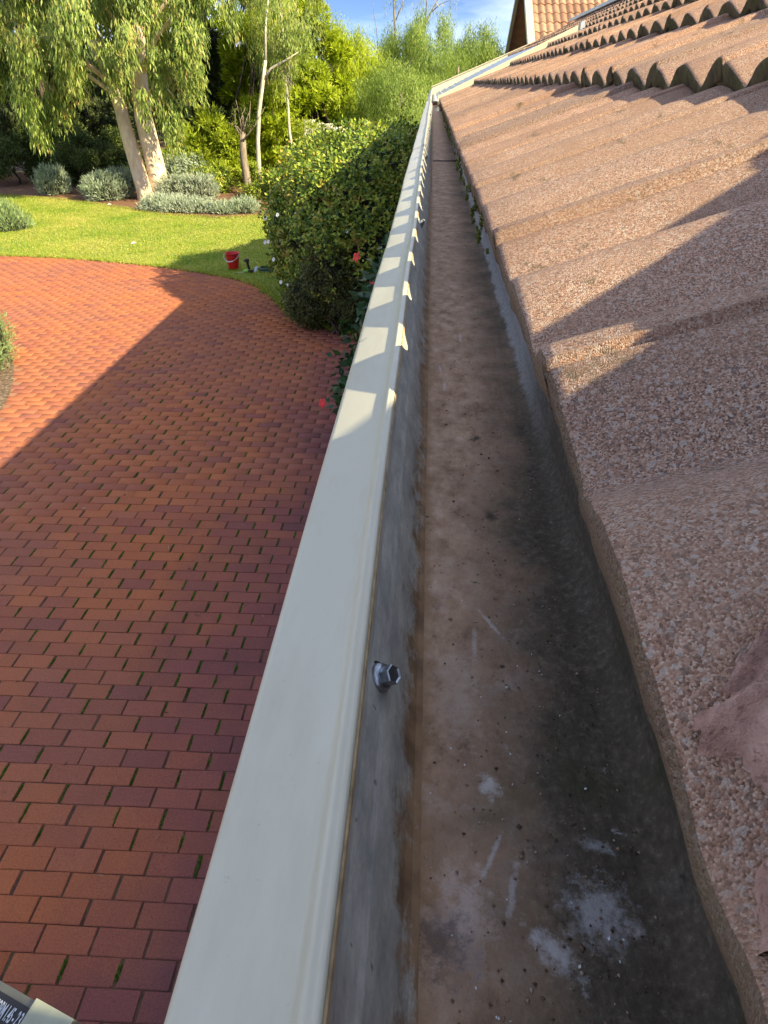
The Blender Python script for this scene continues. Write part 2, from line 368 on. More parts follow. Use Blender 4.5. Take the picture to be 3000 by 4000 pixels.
# brick shapes (shared)
def brick_mesh(name, L, W):
    v = []
    for ins, z in [(.0035, 0), (0, -.0035), (0, -.05)]:
        for sx, sy in [(-1,-1),(1,-1),(1,1),(-1,1)]: v.append((sx*(L/2-ins), sy*(W/2-ins), z))
    f = [(0,1,2,3)] + [(4+i, 4+(i+1)%4, (i+1)%4, i) for i in range(4)] + [(8+i, 8+(i+1)%4, 4+(i+1)%4, 4+i) for i in range(4)]
    return mesh(name, v, f, [M_paver])
BM = [brick_mesh("brick", .2275, .1130), brick_mesh("brick", .2245, .1118), brick_mesh("brick", .2290, .1136)]
PX, PY = .2385, .1160
items = []; joints = []; TILT = rad(.8)
for j in range(int(-1.0/PY), int(15.4/PY)):
    y = j*PY + R.uniform(-.001, .001); off = (.5 if j % 2 else 0)*PX + R.uniform(-.02, .02) + .012*math.sin(j*.21)
    for i in range(-64, 3):
        x = i*PX + off
        if x > .3 or x < -12.5: continue
        wide = math.exp(-(((x+2.35)/.5)**2 + ((y-6.2)/1.6)**2))
        x += R.uniform(-.003, .003) + R.uniform(-.014, .014)*wide
        xr, yr = x*math.cos(TILT) - y*math.sin(TILT), x*math.sin(TILT) + y*math.cos(TILT)
        d = math.hypot(xr-BC[0], yr-BC[1])
        if d < BR - .02: continue
        sink = .0022*mnoise.noise((xr*.9, yr*.9, 4))
        items.append((xr, yr, sink + R.normal(0, .0008) - .004*wide*R.rand(), TILT + rad(R.normal(0, .5)), R.randint(3)))
        xj = x - PX/2; joints.append((xj*math.cos(TILT) - y*math.sin(TILT), xj*math.sin(TILT) + y*math.cos(TILT), wide))
it = np.array([(a[0], a[1]) for a in items]); keep = ~inside(LAWN, it[:, 0], it[:, 1])
items = [a for a, k in zip(items, keep) if k]
def vis_key(a):
    px, py = project((a[0], a[1], 0)); onscreen = -40 < px < 1000 and 0 < py < 2260 and px < 937 - .25*(py-182)
    return (0 if onscreen else 1, a[0]**2 + a[1]**2 + C*C)
items.sort(key=vis_key)
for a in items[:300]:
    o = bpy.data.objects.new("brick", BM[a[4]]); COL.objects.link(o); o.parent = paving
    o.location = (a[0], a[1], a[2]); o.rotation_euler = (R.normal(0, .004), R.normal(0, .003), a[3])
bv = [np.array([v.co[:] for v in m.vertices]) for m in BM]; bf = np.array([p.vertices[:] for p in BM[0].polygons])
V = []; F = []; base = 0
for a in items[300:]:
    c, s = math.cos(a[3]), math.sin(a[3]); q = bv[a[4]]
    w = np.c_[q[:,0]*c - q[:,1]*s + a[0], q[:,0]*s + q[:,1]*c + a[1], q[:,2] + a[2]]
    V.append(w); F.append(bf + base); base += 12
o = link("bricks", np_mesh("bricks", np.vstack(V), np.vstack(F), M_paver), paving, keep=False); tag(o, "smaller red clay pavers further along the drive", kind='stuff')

# ------------------------------------------------------------------ leaves
def unit(n):
    v = R.normal(size=(n, 3)); return v/np.linalg.norm(v, axis=1, keepdims=True)
def leaf_vf(P, D, L, W, curl=.0, Nh=None):
    n = len(P); L = np.broadcast_to(np.asarray(L, float), (n,)).reshape(-1, 1); W = np.broadcast_to(np.asarray(W, float), (n,)).reshape(-1, 1)
    D = D/np.linalg.norm(D, axis=1, keepdims=True); S = np.cross(D, unit(n) if Nh is None else Nh + unit(n)*.55); S /= np.linalg.norm(S, axis=1, keepdims=True)+1e-9; N = np.cross(D, S)
    V = np.empty((n, 4, 3)); V[:,0] = P; V[:,1] = P + D*L*.42 + S*W*.5 + N*L*curl; V[:,2] = P + D*L; V[:,3] = P + D*L*.42 - S*W*.5 + N*L*curl
    return V.reshape(-1, 3), np.arange(4*n).reshape(n, 4)
def leaves(name, P, D, L, W, mat, parent, curl=.06, Nh=None):
    V, F = leaf_vf(P, D, L, W, curl, Nh); return link(name, np_mesh(name, V, F, mat), parent)

def shell(c, r, n, lo=.55, flat_bottom=None):
    """points in the outer part of an ellipsoid"""
    u = unit(n); q = (lo + (1-lo)*R.rand(n, 1)**.6)
    p = u*q*np.array(r) + np.array(c)
    return p, u
def tree_limbs(mb, base, top, r0, targets, n=8, bend=.4):
    """tapered trunk from base to top plus a limb to every target"""
    base = np.array(base, float); top = np.array(top, float); k = 7
    mid = [base + (top-base)*t + np.array([R.normal(0, .05), R.normal(0, .05), 0])*bend*(t > 0) for t in np.linspace(0, 1, k)]
    rr = [r0*(1.12 if i == 0 else 1-.62*i/(k-1)) for i in range(k)]
    mb.tube(mid, rr, n)
    for t in targets:
        t = np.array(t, float); f = R.uniform(.45, .95); a = base + (top-base)*f
        m1 = a*.6 + t*.4 + np.array([0, 0, -.08])*np.linalg.norm(t-a); r = r0*(1-.6*f)*R.uniform(.35, .55)
        mb.tube([a, m1 + R.normal(0, .05, 3), t*.8+a*.2 + R.normal(0, .05, 3), t], [r, r*.7, r*.4, r*.12], max(5, n-3))

def scatter_tree(name, label, base, top, r0, clumps, nleaf, L, W, mat, barkm, style='random', cat='tree', group=None, part='crown', limbs=True, trunk=None, lo=.35):
    e = empty(name, (base[0], base[1], base[2]), label, cat, group)
    mb = MB()
    if trunk is not None: trunk(mb)
    else: tree_limbs(mb, base, top, r0, [c for c, r in clumps] if limbs else [])
    mb.build('trunk' if cat == 'tree' else 'stem', barkm, e, smooth=True)
    vol = np.array([r[0]*r[1]*r[2] for c, r in clumps])**.67; cnt = np.maximum(20, (nleaf*vol/vol.sum()).astype(int))
    PP = []; DD = []; NN = []; cm = np.mean([c for c, r in clumps], axis=0)
    for (c, r), k in zip(clumps, cnt):
        n0 = len(PP)
        if style == 'strand':
            ns = max(6, k//9); p, u = shell(c, r, ns, lo)
            for s_ in range(9):
                drop = s_*R.uniform(.06, .13, (ns, 1)); sw = R.normal(0, .05, (ns, 3)); sw[:, 2] = 0
                PP.append(p - np.c_[np.zeros((ns, 2)), drop] + sw); d = unit(ns)*.5; d[:, 2] -= 1; DD.append(d)
        elif style == 'tuft':       # sub-clusters of leaves pointing outwards and up
            ns = max(8, k//14); p, u = shell(c, r, ns, lo)
            for s_ in range(14):
                d = u + unit(ns)*.9; d[:, 2] += .35; PP.append(p + unit(ns)*R.uniform(0, .12, (ns, 1))); DD.append(d)
        else:
            ns = max(8, k//10); p, u = shell(c, r, ns, lo)
            for s_ in range(10):
                PP.append(p + unit(ns)*R.uniform(.02, .16, (ns, 1))); d = u*.7 + unit(ns); d[:, 2] += .1; DD.append(d)
        oc = np.array(c) - cm; oc = oc/(np.linalg.norm(oc)+.3)
        for q_ in PP[n0:]:
            nn = (q_ - np.array(c))/np.array(r)*.8 + oc; nn[:, 2] += .3; NN.append(nn)
    P = np.vstack(PP); D = np.vstack(DD); n = len(P)
    leaves(part, P, D, L*R.uniform(.65, 1.25, n), W*R.uniform(.7, 1.25, n), mat, e, Nh=np.vstack(NN))
    return e

def clumps_in(center, radii, n, rmin, rmax, squash=.8, bias=1.0):
    out = []
    for _ in range(n):
        u = unit(1)[0]*R.rand()**(1/3*bias); r = R.uniform(rmin, rmax)
        out.append((tuple(np.array(center) + u*np.array(radii)), (r, r, r*squash)))
    return out

# ------------------------------------------------------------------ house: roof tiles
SL = math.atan2(.101, .302)                  # slope of a tile's own surface
HO = -.175                                  # hip line: y = x + HO
XE, ZE = .054, C - .107                      # eave edge: crest of the lowest course
DXC, DZC = .302, .133
def wave(y):
    w = .5 + .5*np.cos(2*np.pi*y/.15); return .029*(((w+.035)**.45 - .035**.45)/(1.035**.45 - .035**.45)) - .029
def tile_mesh(seed):
    rs = np.random.RandomState(seed)
    ys = np.r_[-.012, -.0115, np.linspace(-.006, .306, 43), .312]; ny = len(ys)
    zt = wave(ys); over = np.clip((.055-ys)/.055, 0, 1)**1.5*.0052; under = np.clip((ys-.288)/.008, 0, 1)*.011
    zt = zt + over - under; zt[0] -= .0125
    hump = (wave(ys)+.029)/.029
    zb = zt - .0145 - .0145*hump; zb[0] = zt[0]-.001
    jag = np.convolve(rs.normal(0, .0010, ny), np.ones(3)/3, 'same'); jz = np.convolve(rs.normal(0, .0006, ny), np.ones(3)/3, 'same'); zt = zt + np.where(ys < .01, rs.normal(0, .0006, ny), 0)
    rows = [(.040, zb, 0, 0), (.0015, zb+.001, 1, 0), (0, zb+.004, 1, .3), (0, zt-.0045, 1, .8), (.0022, zt-.0012, 1, 1), (.007, zt, .4, .6)]
    rows += [(x, zt, 0, .5) for x in (.05, .12, .2, .28, .36, .41)]
    v = []; f = []; fm = []
    for i, (x, z, a, b) in enumerate(rows):
        sag = rs.normal(0, .0004, ny)
        for k in range(ny): v.append((x + jag[k]*a, ys[k], z[k] + jz[k]*b + sag[k]*(i > 5)))
    for i in range(len(rows)-1):
        for k in range(ny-1):
            f.append((i*ny+k, (i+1)*ny+k, (i+1)*ny+k+1, i*ny+k+1)); fm.append(1 if i < 4 else 0)
    me = mesh("roof_tile", v, [q[::-1] for q in f], [M_tile, M_moss_face], True, fm)
    return me
TM = [tile_mesh(s) for s in range(5)]
TE = [m.copy() for m in TM]                  # eave course: cleaner noses
for m in TE: m.materials[1] = M_edge
house = empty("house", (3.2, 5.0, 0), "brick house with a pink terracotta tiled roof beside the drive", "house")
hinv = Matrix.Translation(house.location).inverted()
rotT = Matrix.Rotation(-SL, 4, 'Y')
NC = 8; YV = 7.2; YEND = 15.0
tiles = []
for n in range(NC):
    ph = .0 if n % 2 == 0 else .15
    x = XE + DXC*n; z = ZE + DZC*n
    y = -.3 + ph
    while y < (YV if n < 4 else YEND) - .15:
        if y + .3 > x + HO - .02:
            tiles.append((x, y, z))
        y += .3
tiles.sort(key=lambda t: t[0]**2 + t[1]**2 + (t[2]-C)**2)
Vr = []; Fr = []; mr = []; basev = 0
for i, (x, y, z) in enumerate(tiles):
    spin = Matrix.Translation((0, .3, 0)) @ Matrix.Rotation(rad(-1.1), 4, 'Z') @ Matrix.Translation((0, -.3, 0)) if (z < ZE+.05 and abs(y) < .05) else Matrix.Identity(4)
    M = Matrix.Translation((x + (R.normal(0, .0026) if z > ZE+.05 else R.uniform(-.0022, .0004)), y, z + R.normal(0, .0016))) @ spin @ rotT @ Matrix.Rotation(rad(R.normal(0, .35)), 4, 'X') @ Matrix.Rotation(rad(R.normal(0, .2)), 4, 'Y')
    me = (TE if z < ZE + .05 else TM)[R.randint(5)]
    if y < x + .42 + HO:                      # cut along the hip
        bm = bmesh.new(); bm.from_mesh(me); bm.transform(M)
        g = bm.verts[:] + bm.edges[:] + bm.faces[:]
        bmesh.ops.bisect_plane(bm, geom=g, plane_co=(0, HO - .015, 0), plane_no=(1, -1, 0), clear_outer=True)
        if len(bm.faces) < 4: bm.free(); continue
        bm.transform(M.inverted()); me = me.copy(); bm.to_mesh(me); bm.free()
    if i < 300:
        o = bpy.data.objects.new("roof_tile", me); COL.objects.link(o); o.parent = house; o.matrix_parent_inverse = hinv; o.matrix_basis = M
    else:
        q = np.array([tuple(M @ v.co) for v in me.vertices]); ff = np.array([p.vertices[:] for p in me.polygons if len(p.vertices) == 4])
        Vr.append(q); Fr.append(ff + basev); basev += len(q)
if Vr:
    o = link("roof_tiles", np_mesh("roof_tiles", np.vstack(Vr), np.vstack(Fr), M_tile), house); tag(o, kind='stuff')

# hip capping, mortar bed and the slope behind the hip
hd = Vector((1, 1, .44)).normalized(); hs = Vector((1, -1, 0)).normalized(); hu = hs.cross(hd).normalized()
if hu.z < 0: hu = -hu
def hip_pt(s): return Vector((XE, XE + HO, ZE - .012)) + Vector((1, 1, .44))*s
def cap_mesh(k):
    v = []; f = []; prof = []
    for a in np.linspace(-1, 1, 17):
        w = a*.098; hgt = .064*(1-abs(a)**2.2) ; prof.append((w, hgt))
    rows = [(0, -.014), (0, 0), (.36, -.006), (.36, -.02)]
    for s_, dz in [(0., -.013), (.0, 0.), (.01, .003), (.35, -.006)]:
        for w, hgt in prof: v.append(tuple(hip_pt(k*.235 + .05 + s_/1.48) + hs*w*(1 if s_ < .3 else .95) + hu*(hgt + dz + .004)))
    m = len(prof)
    for i in range(3):
        for j in range(m-1): f.append((i*m+j, i*m+j+1, (i+1)*m+j+1, (i+1)*m+j))
    return mesh("hip_cap", v, f, [M_tile], True)
for k in range(11):
    o = link("hip_cap", cap_mesh(k), house)
# mortar: lumpy fillet that has squeezed out on to the tiles
def mortar(name, side):
    v = []; f = []; nu, nv = 260, 22; smax = 2.5; rs = np.random.RandomState(3)
    e = np.convolve(rs.normal(0, 1, nu+40), np.ones(9)/9, 'same')[20:-20]*.028
    e2 = np.convolve(rs.normal(0, 1, nu+40), np.ones(3)/3, 'same')[20:-20]*.006
    for i in range(nu):
        s0_ = .12 + smax*(i/nu)**1.7
        for j in range(nv):
            t = j/(nv-1); wd = .078 + t*(.052 + e[i] + e2[i]); p = hip_pt(s0_ + wd*.7072 + .0015) + hs*(-wd*side)
            y = p.y; x = p.x; n_ = max(0, math.floor((x - XE)/DXC)); zz = ZE + DZC*n_ + (x-XE-DXC*n_)*math.tan(SL) + float(wave(np.array(y)))
            fall = (1-t)
            thick = .004 + .030*fall**1.2 + .0045*math.sin(3.1*i*.31 + 9*t) + rs.normal(0, .0009)
            if t > .86: thick += .004*(1 - abs(t-.93)/.07) 
            if t == 1: thick = -.003
            v.append((p.x, p.y, zz + thick))
    for i in range(nu-1):
        for j in range(nv-1): f.append((i*nv+j, i*nv+j+1, (i+1)*nv+j+1, (i+1)*nv+j))
    return link(name, mesh(name, v, f, [M_mortar], True), house)
mortar("mortar_bedding", 1)
# mortar squeezed out over the first tile in lobes
MP = np.array([(.006, 0)]) * 0 + np.array([(.0568,.0968),(.0575,.0992),(.0581,.1007),(.0605,.1006),(.0629,.1014),(.0648,.1035),(.0652,.1061),(.0660,.1080),(.0673,.1091),(.0695,.1108),(.0715,.1118),(.0740,.1131),(.0772,.1134),(.083,.119),(.091,.122),(.098,.137),(.112,.143),(.125,.165),(.16,.192),(.3,.33),(.3,.2),(.16,.06),(.10,-.02),(.06,-.06),(.052,-.05),(.0522,.0),(.0518,.02),(.0512,.030),(.0516,.038),(.0528,.048),(.0555,.053),(.0575,.058),(.0605,.0625),(.0625,.0700),(.0650,.0745),(.0690,.0775),(.0712,.0829),(.0690,.088),(.0669,.0918),(.0655,.0943),(.0642,.0949),(.0610,.0955),(.0590,.0946),(.0578,.0952)]) + np.array([.0045, .002])
def surf(x, y): return ZE + (x-XE)*math.tan(SL) + wave(y) - np.clip(XE+.0012-x, 0, 1)*5
gx = np.arange(.0440, .160, .0010); gy = np.arange(-.05, .19, .0011); GX, GY = np.meshgrid(gx, gy, indexing='ij')
ins = inside([tuple(p) for p in MP], GX.ravel(), GY.ravel())
dist = np.full(GX.size, 9.)
for p1, p2 in zip(MP, np.roll(MP, -1, 0)):
    e_ = p2-p1; q = np.c_[GX.ravel(), GY.ravel()]-p1; t = np.clip((q@e_)/(e_@e_), 0, 1); dist = np.minimum(dist, np.linalg.norm(q-t[:, None]*e_, axis=1))
dd = np.where(ins, dist, -dist) + np.array([mnoise.noise((x*420, y*420, 9))*.0013 + mnoise.noise((x*1100, y*1100, 6))*.0006 for x, y in zip(GX.ravel(), GY.ravel())])
nz = np.array([mnoise.noise((x*260, y*260, 0))*.0010 + mnoise.noise((x*90, y*90, 3))*.0022 + mnoise.noise((x*620, y*620, 5))*.0009 for x, y in zip(GX.ravel(), GY.ravel())])
edge_ = np.clip((dd+.0012)/.0035, 0, 1); H_ = .0075*np.sqrt(np.clip(1-(1-edge_)**2, 0, 1)) + .009*np.clip(dd/.05, 0, 1)**1.3 + nz*np.clip(dd/.003, 0, 1)
for cx, cy, r_, dp in [(.0712, .1068, .0024, .006), (.0745, .1085, .0022, .0055), (.0700, .1000, .002, .003), (.083, .104, .006, .004), (.064, .0975, .0018, .002)]:
    H_ -= dp*np.exp(-((GX.ravel()-cx)**2 + (GY.ravel()-cy)**2)/r_**2)
for pl_ in [[(.0655, .1085), (.0700, .1118), (.0790, .1150)], [(.0662, .1030), (.0715, .1066), (.0800, .1105)], [(.0585, .0985), (.0660, .1000), (.0760, .1040)], [(.0700, .0900), (.0780, .0960), (.0880, .1010)]]:
    for p1, p2 in zip(pl_, pl_[1:]):
        p1 = np.array(p1)+[.0045, .002]; p2 = np.array(p2)+[.0045, .002]; e_ = p2-p1; q = np.c_[GX.ravel(), GY.ravel()]-p1; t = np.clip((q@e_)/(e_@e_), 0, 1)
        H_ = np.maximum(H_, (H_ + .0034*np.exp(-(np.linalg.norm(q-t[:, None]*e_, axis=1)/.0014)**2))*(dd > 0) + H_*(dd <= 0))
H_ = np.where(dd < -.0012, (dd+.0012)*3, H_); Z_ = surf(GX.ravel(), GY.ravel()) + H_
nyg = len(gy); idx = np.arange(GX.size).reshape(GX.shape); Fq = np.stack([idx[:-1, :-1], idx[1:, :-1], idx[1:, 1:], idx[:-1, 1:]], -1).reshape(-1, 4)
Fq = Fq[(dd[Fq] > -.0030).any(axis=1) & (GX.ravel()[Fq] > XE+.0062).all(axis=1) & ((GX.ravel()[Fq] > XE+.0048) | (GY.ravel()[Fq] > .07)).all(axis=1)]
mo = link("mortar_lobe", np_mesh("mortar_lobe", np.c_[GX.ravel(), GY.ravel(), Z_], Fq, M_mortar), house); mo.data.polygons.foreach_set('use_smooth', np.ones(len(mo.data.polygons), dtype=bool))
# roof slope on the other side of the hip, ridge, back slope, walls
mb = MB(); ex = 9.0
mb.add([(XE, XE+HO, ZE-.04), (ex, XE+HO, ZE-.04), (ex, XE+HO+2.416, ZE+1.023), (XE+2.416, XE+HO+2.416, ZE+1.023)], [(0, 1, 2, 3)]); mb.build("hip_end_slope", M_tile, house)
XR = XE + DXC*NC; ZR = ZE + DZC*NC
mb = MB(); mb.box((XR, (2.3+YEND)/2, ZR+.012), (.17, YEND-2.3, .03)); mb.box((XR-.09, (2.3+YEND)/2, ZR-.004), (.012, YEND-2.3, .03)); mb.build("ridge_flashing", M_sheet, house)
mb = MB(); mb.add([(XR, 2.3, ZR-.01), (XR, YEND, ZR-.01), (XR+4, YEND, ZR-1.77), (XR+4, 2.3, ZR-1.77)], [(0, 1, 2, 3)]); mb.build("back_slope", M_tile, house)
mb = MB(); mb.box((2.9, 3.7, 1.38), (4.9, 7.0, 2.76)); mb.box((3.7, 11.1, 1.5), (3.9, 7.8, 3.0)); mb.build("wall", M_brickwall, house)
mb = MB(); mb.box((3.0, -4.6, (C-.13)/2), (5.9, 8.3, C-.13)); mb.build("added_shade_block", M_brickwall, house)  # unseen flat-topped block, added to keep sun off the near paving
mb = MB(); mb.box((.126, 3.6, C-.245), (.028, 7.4, .20)); mb.build("fascia", M_fascia, house)
mb = MB(); mb.box((.30, 3.55, C-.352), (.36, 7.3, .012)); mb.build("soffit", M_fascia, house)
mb = MB(); mb.add([(XE+.06, -.05, ZE-.055), (XE+.06, YV-.05, ZE-.055), (XR, YV-.05, ZR-.09), (XR, 2.3, ZR-.09)], [(0, 1, 2, 3)]); mb.build("roof_lining", M_timber, house)
# verge at the far end: flashing strip, corrugated tray, outer barge board, lean-to roof behind
def roofline(x): return ZE + (x-XE)*DZC/DXC
def slope_bar(name, x0, x1, y0, y1, dz0, dz1, mat, z0=roofline):
    mb = MB(); v = []
    for x in (x0, x1):
        for y in (y0, y1):
            for dz in (dz0, dz1): v.append((x, y, z0(x)+dz))
    mb.add(v, [(0,1,3,2), (4,6,7,5), (0,4,5,1), (2,3,7,6), (1,5,7,3), (0,2,6,4)]); return mb.build(name, mat, house)
slope_bar("verge_flashing", XE-.012, 1.24, YV-.05, YV-.008, -.05, .022, M_cream2)
slope_bar("flashing_end", 1.235, 1.27, YV-.06, YV+.0, -.02, .034, M_sheet)
mb = MB(); v = []; f = []; xs = np.arange(-.03, 1.5, .0075)
for x in xs:
    zz = roofline(x) - .034 + .020*math.sin(2*math.pi*x/.09)
    v += [(x, YV-.004, zz), (x, 14.2, zz)]
for i in range(len(xs)-1): f.append((2*i, 2*i+2, 2*i+3, 2*i+1))
mb.add(v, f); mb.build("corrugated_lean_to_roof", M_sheet, house, True)
bz = lambda x: C - .030 + x*.376
slope_bar("barge_board", -.03, 1.72, 14.2, 14.25, -.16, .0, M_cream2, bz)
slope_bar("barge_cap", -.035, 1.72, 14.17, 14.30, .0, .012, M_cream2, bz)
def ltg(y):
    z = C - .118 + (y-YV)*.0062
    return [(-.012, z-.10), (-.055, z-.09), (-.058, z-.02), (-.03, z), (-.016, z), (-.014, z-.05)]
MB().sweep(ltg, [YV+.03, 9.5, 12, 14.25]).build("lean_to_gutter", M_cream, house)
mb = MB(); mb.box((.02, 10.7, C-.22), (.03, 6.9, .14)); mb.build("lean_to_fascia", M_fascia, house)
mb = MB(); mb.box((.9, 10.7, 1.4), (.12, 6.8, 2.8)); mb.build("lean_to_wall", M_brickwall, house)

# green moss cushions under the eave edge
mv = []; rs = np.random.RandomState(5)
for _ in range(95):
    y = .7 + 4.0*rs.rand()**1.2; ph = rs.normal(0, .018); yy = round(y/.15)*.15 + .075 + ph
    if rs.rand() < .5: yy = y
    zz = ZE + float(wave(np.array(yy))) - rs.uniform(.008, .020); mv.append((XE + rs.uniform(.001, .005), yy, zz, rs.uniform(.003, .008)))
V = []; F = []; b0 = 0
for (x, y, z, r) in mv:
    k = 60; u = unit(k); p = np.array([x, y, z]) + u*np.array([r*.6, r*1.6, r]); d = u + unit(k)*.5
    a, ff = leaf_vf(p - u*.004, d, R.uniform(.0022, .0045, k), .0018); V.append(a); F.append(ff + b0); b0 += len(a)
M_mossg = leaf_mat("eave_moss", [(.035, .04, .012), (.10, .13, .02), (.2, .24, .03)], .2, .8, 20)
o = link("eave_moss", np_mesh("eave_moss", np.vstack(V), np.vstack(F), M_mossg), house); tag(o, kind='stuff')

# ------------------------------------------------------------------ gutter
gut = empty("roof_gutter", (0, 3.5, C-.25), "long cream metal roof gutter with dirty brown floor under the tile edge", "gutter")
def drop(y): return .0095*max(0, y-.45)
def wob(y): return .0010*math.sin(y*2.3) + .0007*math.sin(y*5.1+1) + .00035*math.sin(y*13.0+.4)
secs = [(-.3, 2.50, 0), (2.50, YV+.02, 1)]
def ys_(a, b): return list(np.r_[np.linspace(a, min(b, a+1.2), 60), np.linspace(min(b, a+1.2), b, 60)[1:]]) if b-a > 1.3 else list(np.linspace(a, b, 40))
for a, b, k in secs:
    ox = -.0016*k
    def front(y, ox=ox):
        d = drop(y); w = wob(y)
        pts = [(-.030, -.275), (-.046, -.268), (-.058, -.245), (-.0595, -.205), (-.0591, -.1970), (-.0580, -.1950), (-.0560, -.1941), (-.045, -.1901), (-.034, -.1861), (-.0262, -.1832), (-.0243, -.1818), (-.0233, -.1797), (-.0222, -.1782), (-.0208, -.1776), (-.0200, -.1779), (-.0192, -.1776), (-.0180, -.1776), (-.0172, -.1782), (-.0167, -.1792)]
        bow = .0016*math.exp(-((y-.45)/.5)**2); return [(x + w + ox - .0020 - bow, C + z + d - .0058 + .0005*mnoise.noise((x*40, y*5, 1)) + .00025*mnoise.noise((x*90, y*22, 2))) for x, z in pts]
    MB().sweep(front, ys_(a, b)).build("front_rail", M_cream, gut, True)
    rs = np.random.RandomState(11+k)
    yy = np.linspace(a, b, 900); jit = np.convolve(rs.normal(0, 1, 900), np.ones(7)/7, 'same')*.0006
    jd = dict(zip([round(float(t), 5) for t in yy], jit))
    def edge(y, ox=ox):
        d = drop(y); w = wob(y); j = jd[round(float(y), 5)]
        bow = .0016*math.exp(-((y-.45)/.5)**2); ox = ox - .0020 - bow; d = d - .0058; return [(-.0167+w+ox, C-.1782+d), (-.0160+w+ox, C-.1790+d), (-.0157+w+ox+j*.4, C-.1815+d+j), (-.0162+w+ox, C-.1835+d+j)]
    MB().sweep(edge, list(yy)).build("folded_edge", M_primer, gut, False)
    def wall(y, ox=ox):
        d = drop(y); w = wob(y)*.7
        pts = [(-.0182, -.1842), (-.0168, -.191), (-.0128, -.2005), (-.0112, -.2032), (-.0072, -.2120), (-.0040, -.2190), (-.0018, -.2232), (.0008, -.2262), (.0035, -.2276)]
        bow = .0016*math.exp(-((y-.45)/.5)**2); return [(x + w + ox*.6 - bow*max(0, min(1, (-.205-z)/-.02)), C + z + d) for x, z in pts]
    MB().sweep(wall, ys_(a, b)).build("inner_wall", M_zinc, gut, False)
    fx = np.r_[np.linspace(.0033, .0925, 62)]; fy = np.r_[np.arange(a - .06*k, min(b, .75), .0022), np.linspace(max(a - .06*k, .75), b, 160)] if k == 0 else np.linspace(a-.06, b, 120)
    vv = []; nxf = len(fx)
    for y in fy:
        d = drop(y)
        for x in fx:
            z = -.2287 + .0009*math.exp(-(x-.0033)/.004) + .0016*k + (.014*(1-math.sqrt(max(0, 1-min(1, (x-.0785)/.014)**2))) if x > .0785 else 0)
            if y < 1.6: z += mnoise.noise((x*330, y*210, 0))*.00035 + mnoise.noise((x*900, y*700, 2))*.00022 + .0016*max(0, min(1, (x-.045)/.05 + .5*mnoise.noise((x*60, y*45, 7))))*(.55 + .45*mnoise.noise((x*500, y*420, 4)))
            vv.append((x, y, C + z + d))
    ii = np.arange(len(vv)).reshape(len(fy), nxf); ff = np.stack([ii[:-1, :-1], ii[:-1, 1:], ii[1:, 1:], ii[1:, :-1]], -1).reshape(-1, 4)
    fl = link("floor", np_mesh("floor", np.array(vv), ff, M_floor), gut); fl.data.polygons.foreach_set('use_smooth', np.ones(len(fl.data.polygons), dtype=bool))
    def back(y):
        d = drop(y); return [(.0923, C-.216+d), (.0917, C-.205+d), (.0925, C-.186+d), (.0905, C-.180+d), (.0905, C-.165+d), (.095, C-.161+d)]
    MB().sweep(back, ys_(a, b)).build("back_flange", M_floor, gut, True)
mb = MB(); mb.box((.045, 2.442, C-.2265+drop(2.44)), (.074, .006, .0012)); mb.build("lap_sealant", M_rubber, gut)
mb = MB(); mb.box((.02, YV+.03, C-.20), (.15, .012, .14)); mb.build("stop_end", M_zinc, gut)
mb = MB(); mb.add([(.006, 5.0, C-.2272+drop(5.0)), (.088, 5.0, C-.2272+drop(5)), (.088, YV-.2, C-.2270+drop(YV-.2)), (.006, YV-.2, C-.2270+drop(YV-.2))], [(0, 1, 2, 3)]); mb.build("rain_water", M_water, gut)
# hex-head screws through the upstand
ax = Vector((.74, -.30, .60)).normalized(); q = ax.to_track_quat('Z', 'Y').to_matrix()
for ysn in (.187, 1.165, 2.19, 3.4, 4.7):
    c = Vector((-.0142 + wob(ysn), ysn, C - .1965 + drop(ysn)))
    e = MB(); e.lathe([(0, -.002), (.0054, -.002), (.0057, .0), (.0057, .0012), (.0046, .0028), (.0034, .003)], c, 28, q)
    sc = e.build("screw", M_screw, gut, True)
    h = MB(); pr = [(.0034, .0026), (.0039, .003), (.0039, .0070), (.0036, .0076), (.0029, .0072), (0, .0070)]
    h.lathe(pr, c, 6, q); ho = link("hex_head", mesh("hex_head", h.v, h.f, [M_screw], False), sc); ho.matrix_parent_inverse = Matrix.Identity(4); ho.matrix_basis = Matrix.Identity(4)
    w_ = MB(); w_.lathe([(0, -.0075), (.0052, -.0085), (.0066, -.004), (.0068, -.0015), (0, -.0015)], c, 24, q)
    wo_ = link("sealing_washer", mesh("sealing_washer", w_.v, w_.f, [M_rubber], True), sc); wo_.matrix_parent_inverse = Matrix.Identity(4)
# grit and pale flecks lying in the gutter
V = []; F = []; b0 = 0; rs = np.random.RandomState(21)
for _ in range(150):
    y = .08 + 2.2*rs.rand()**2.2; x = rs.uniform(.006, .070); z = C - .2280 + drop(y); r = rs.uniform(.0002, .0006)
    a, ff = leaf_vf(np.array([[x, y, z+.0005]]), np.array([[rs.normal(), rs.normal(), .15]]), r*2.4, r*1.6); V.append(a); F.append(ff+b0); b0 += 4
o = link("flecks", np_mesh("flecks", np.vstack(V), np.vstack(F), M_fleck), gut); tag(o, kind='stuff')

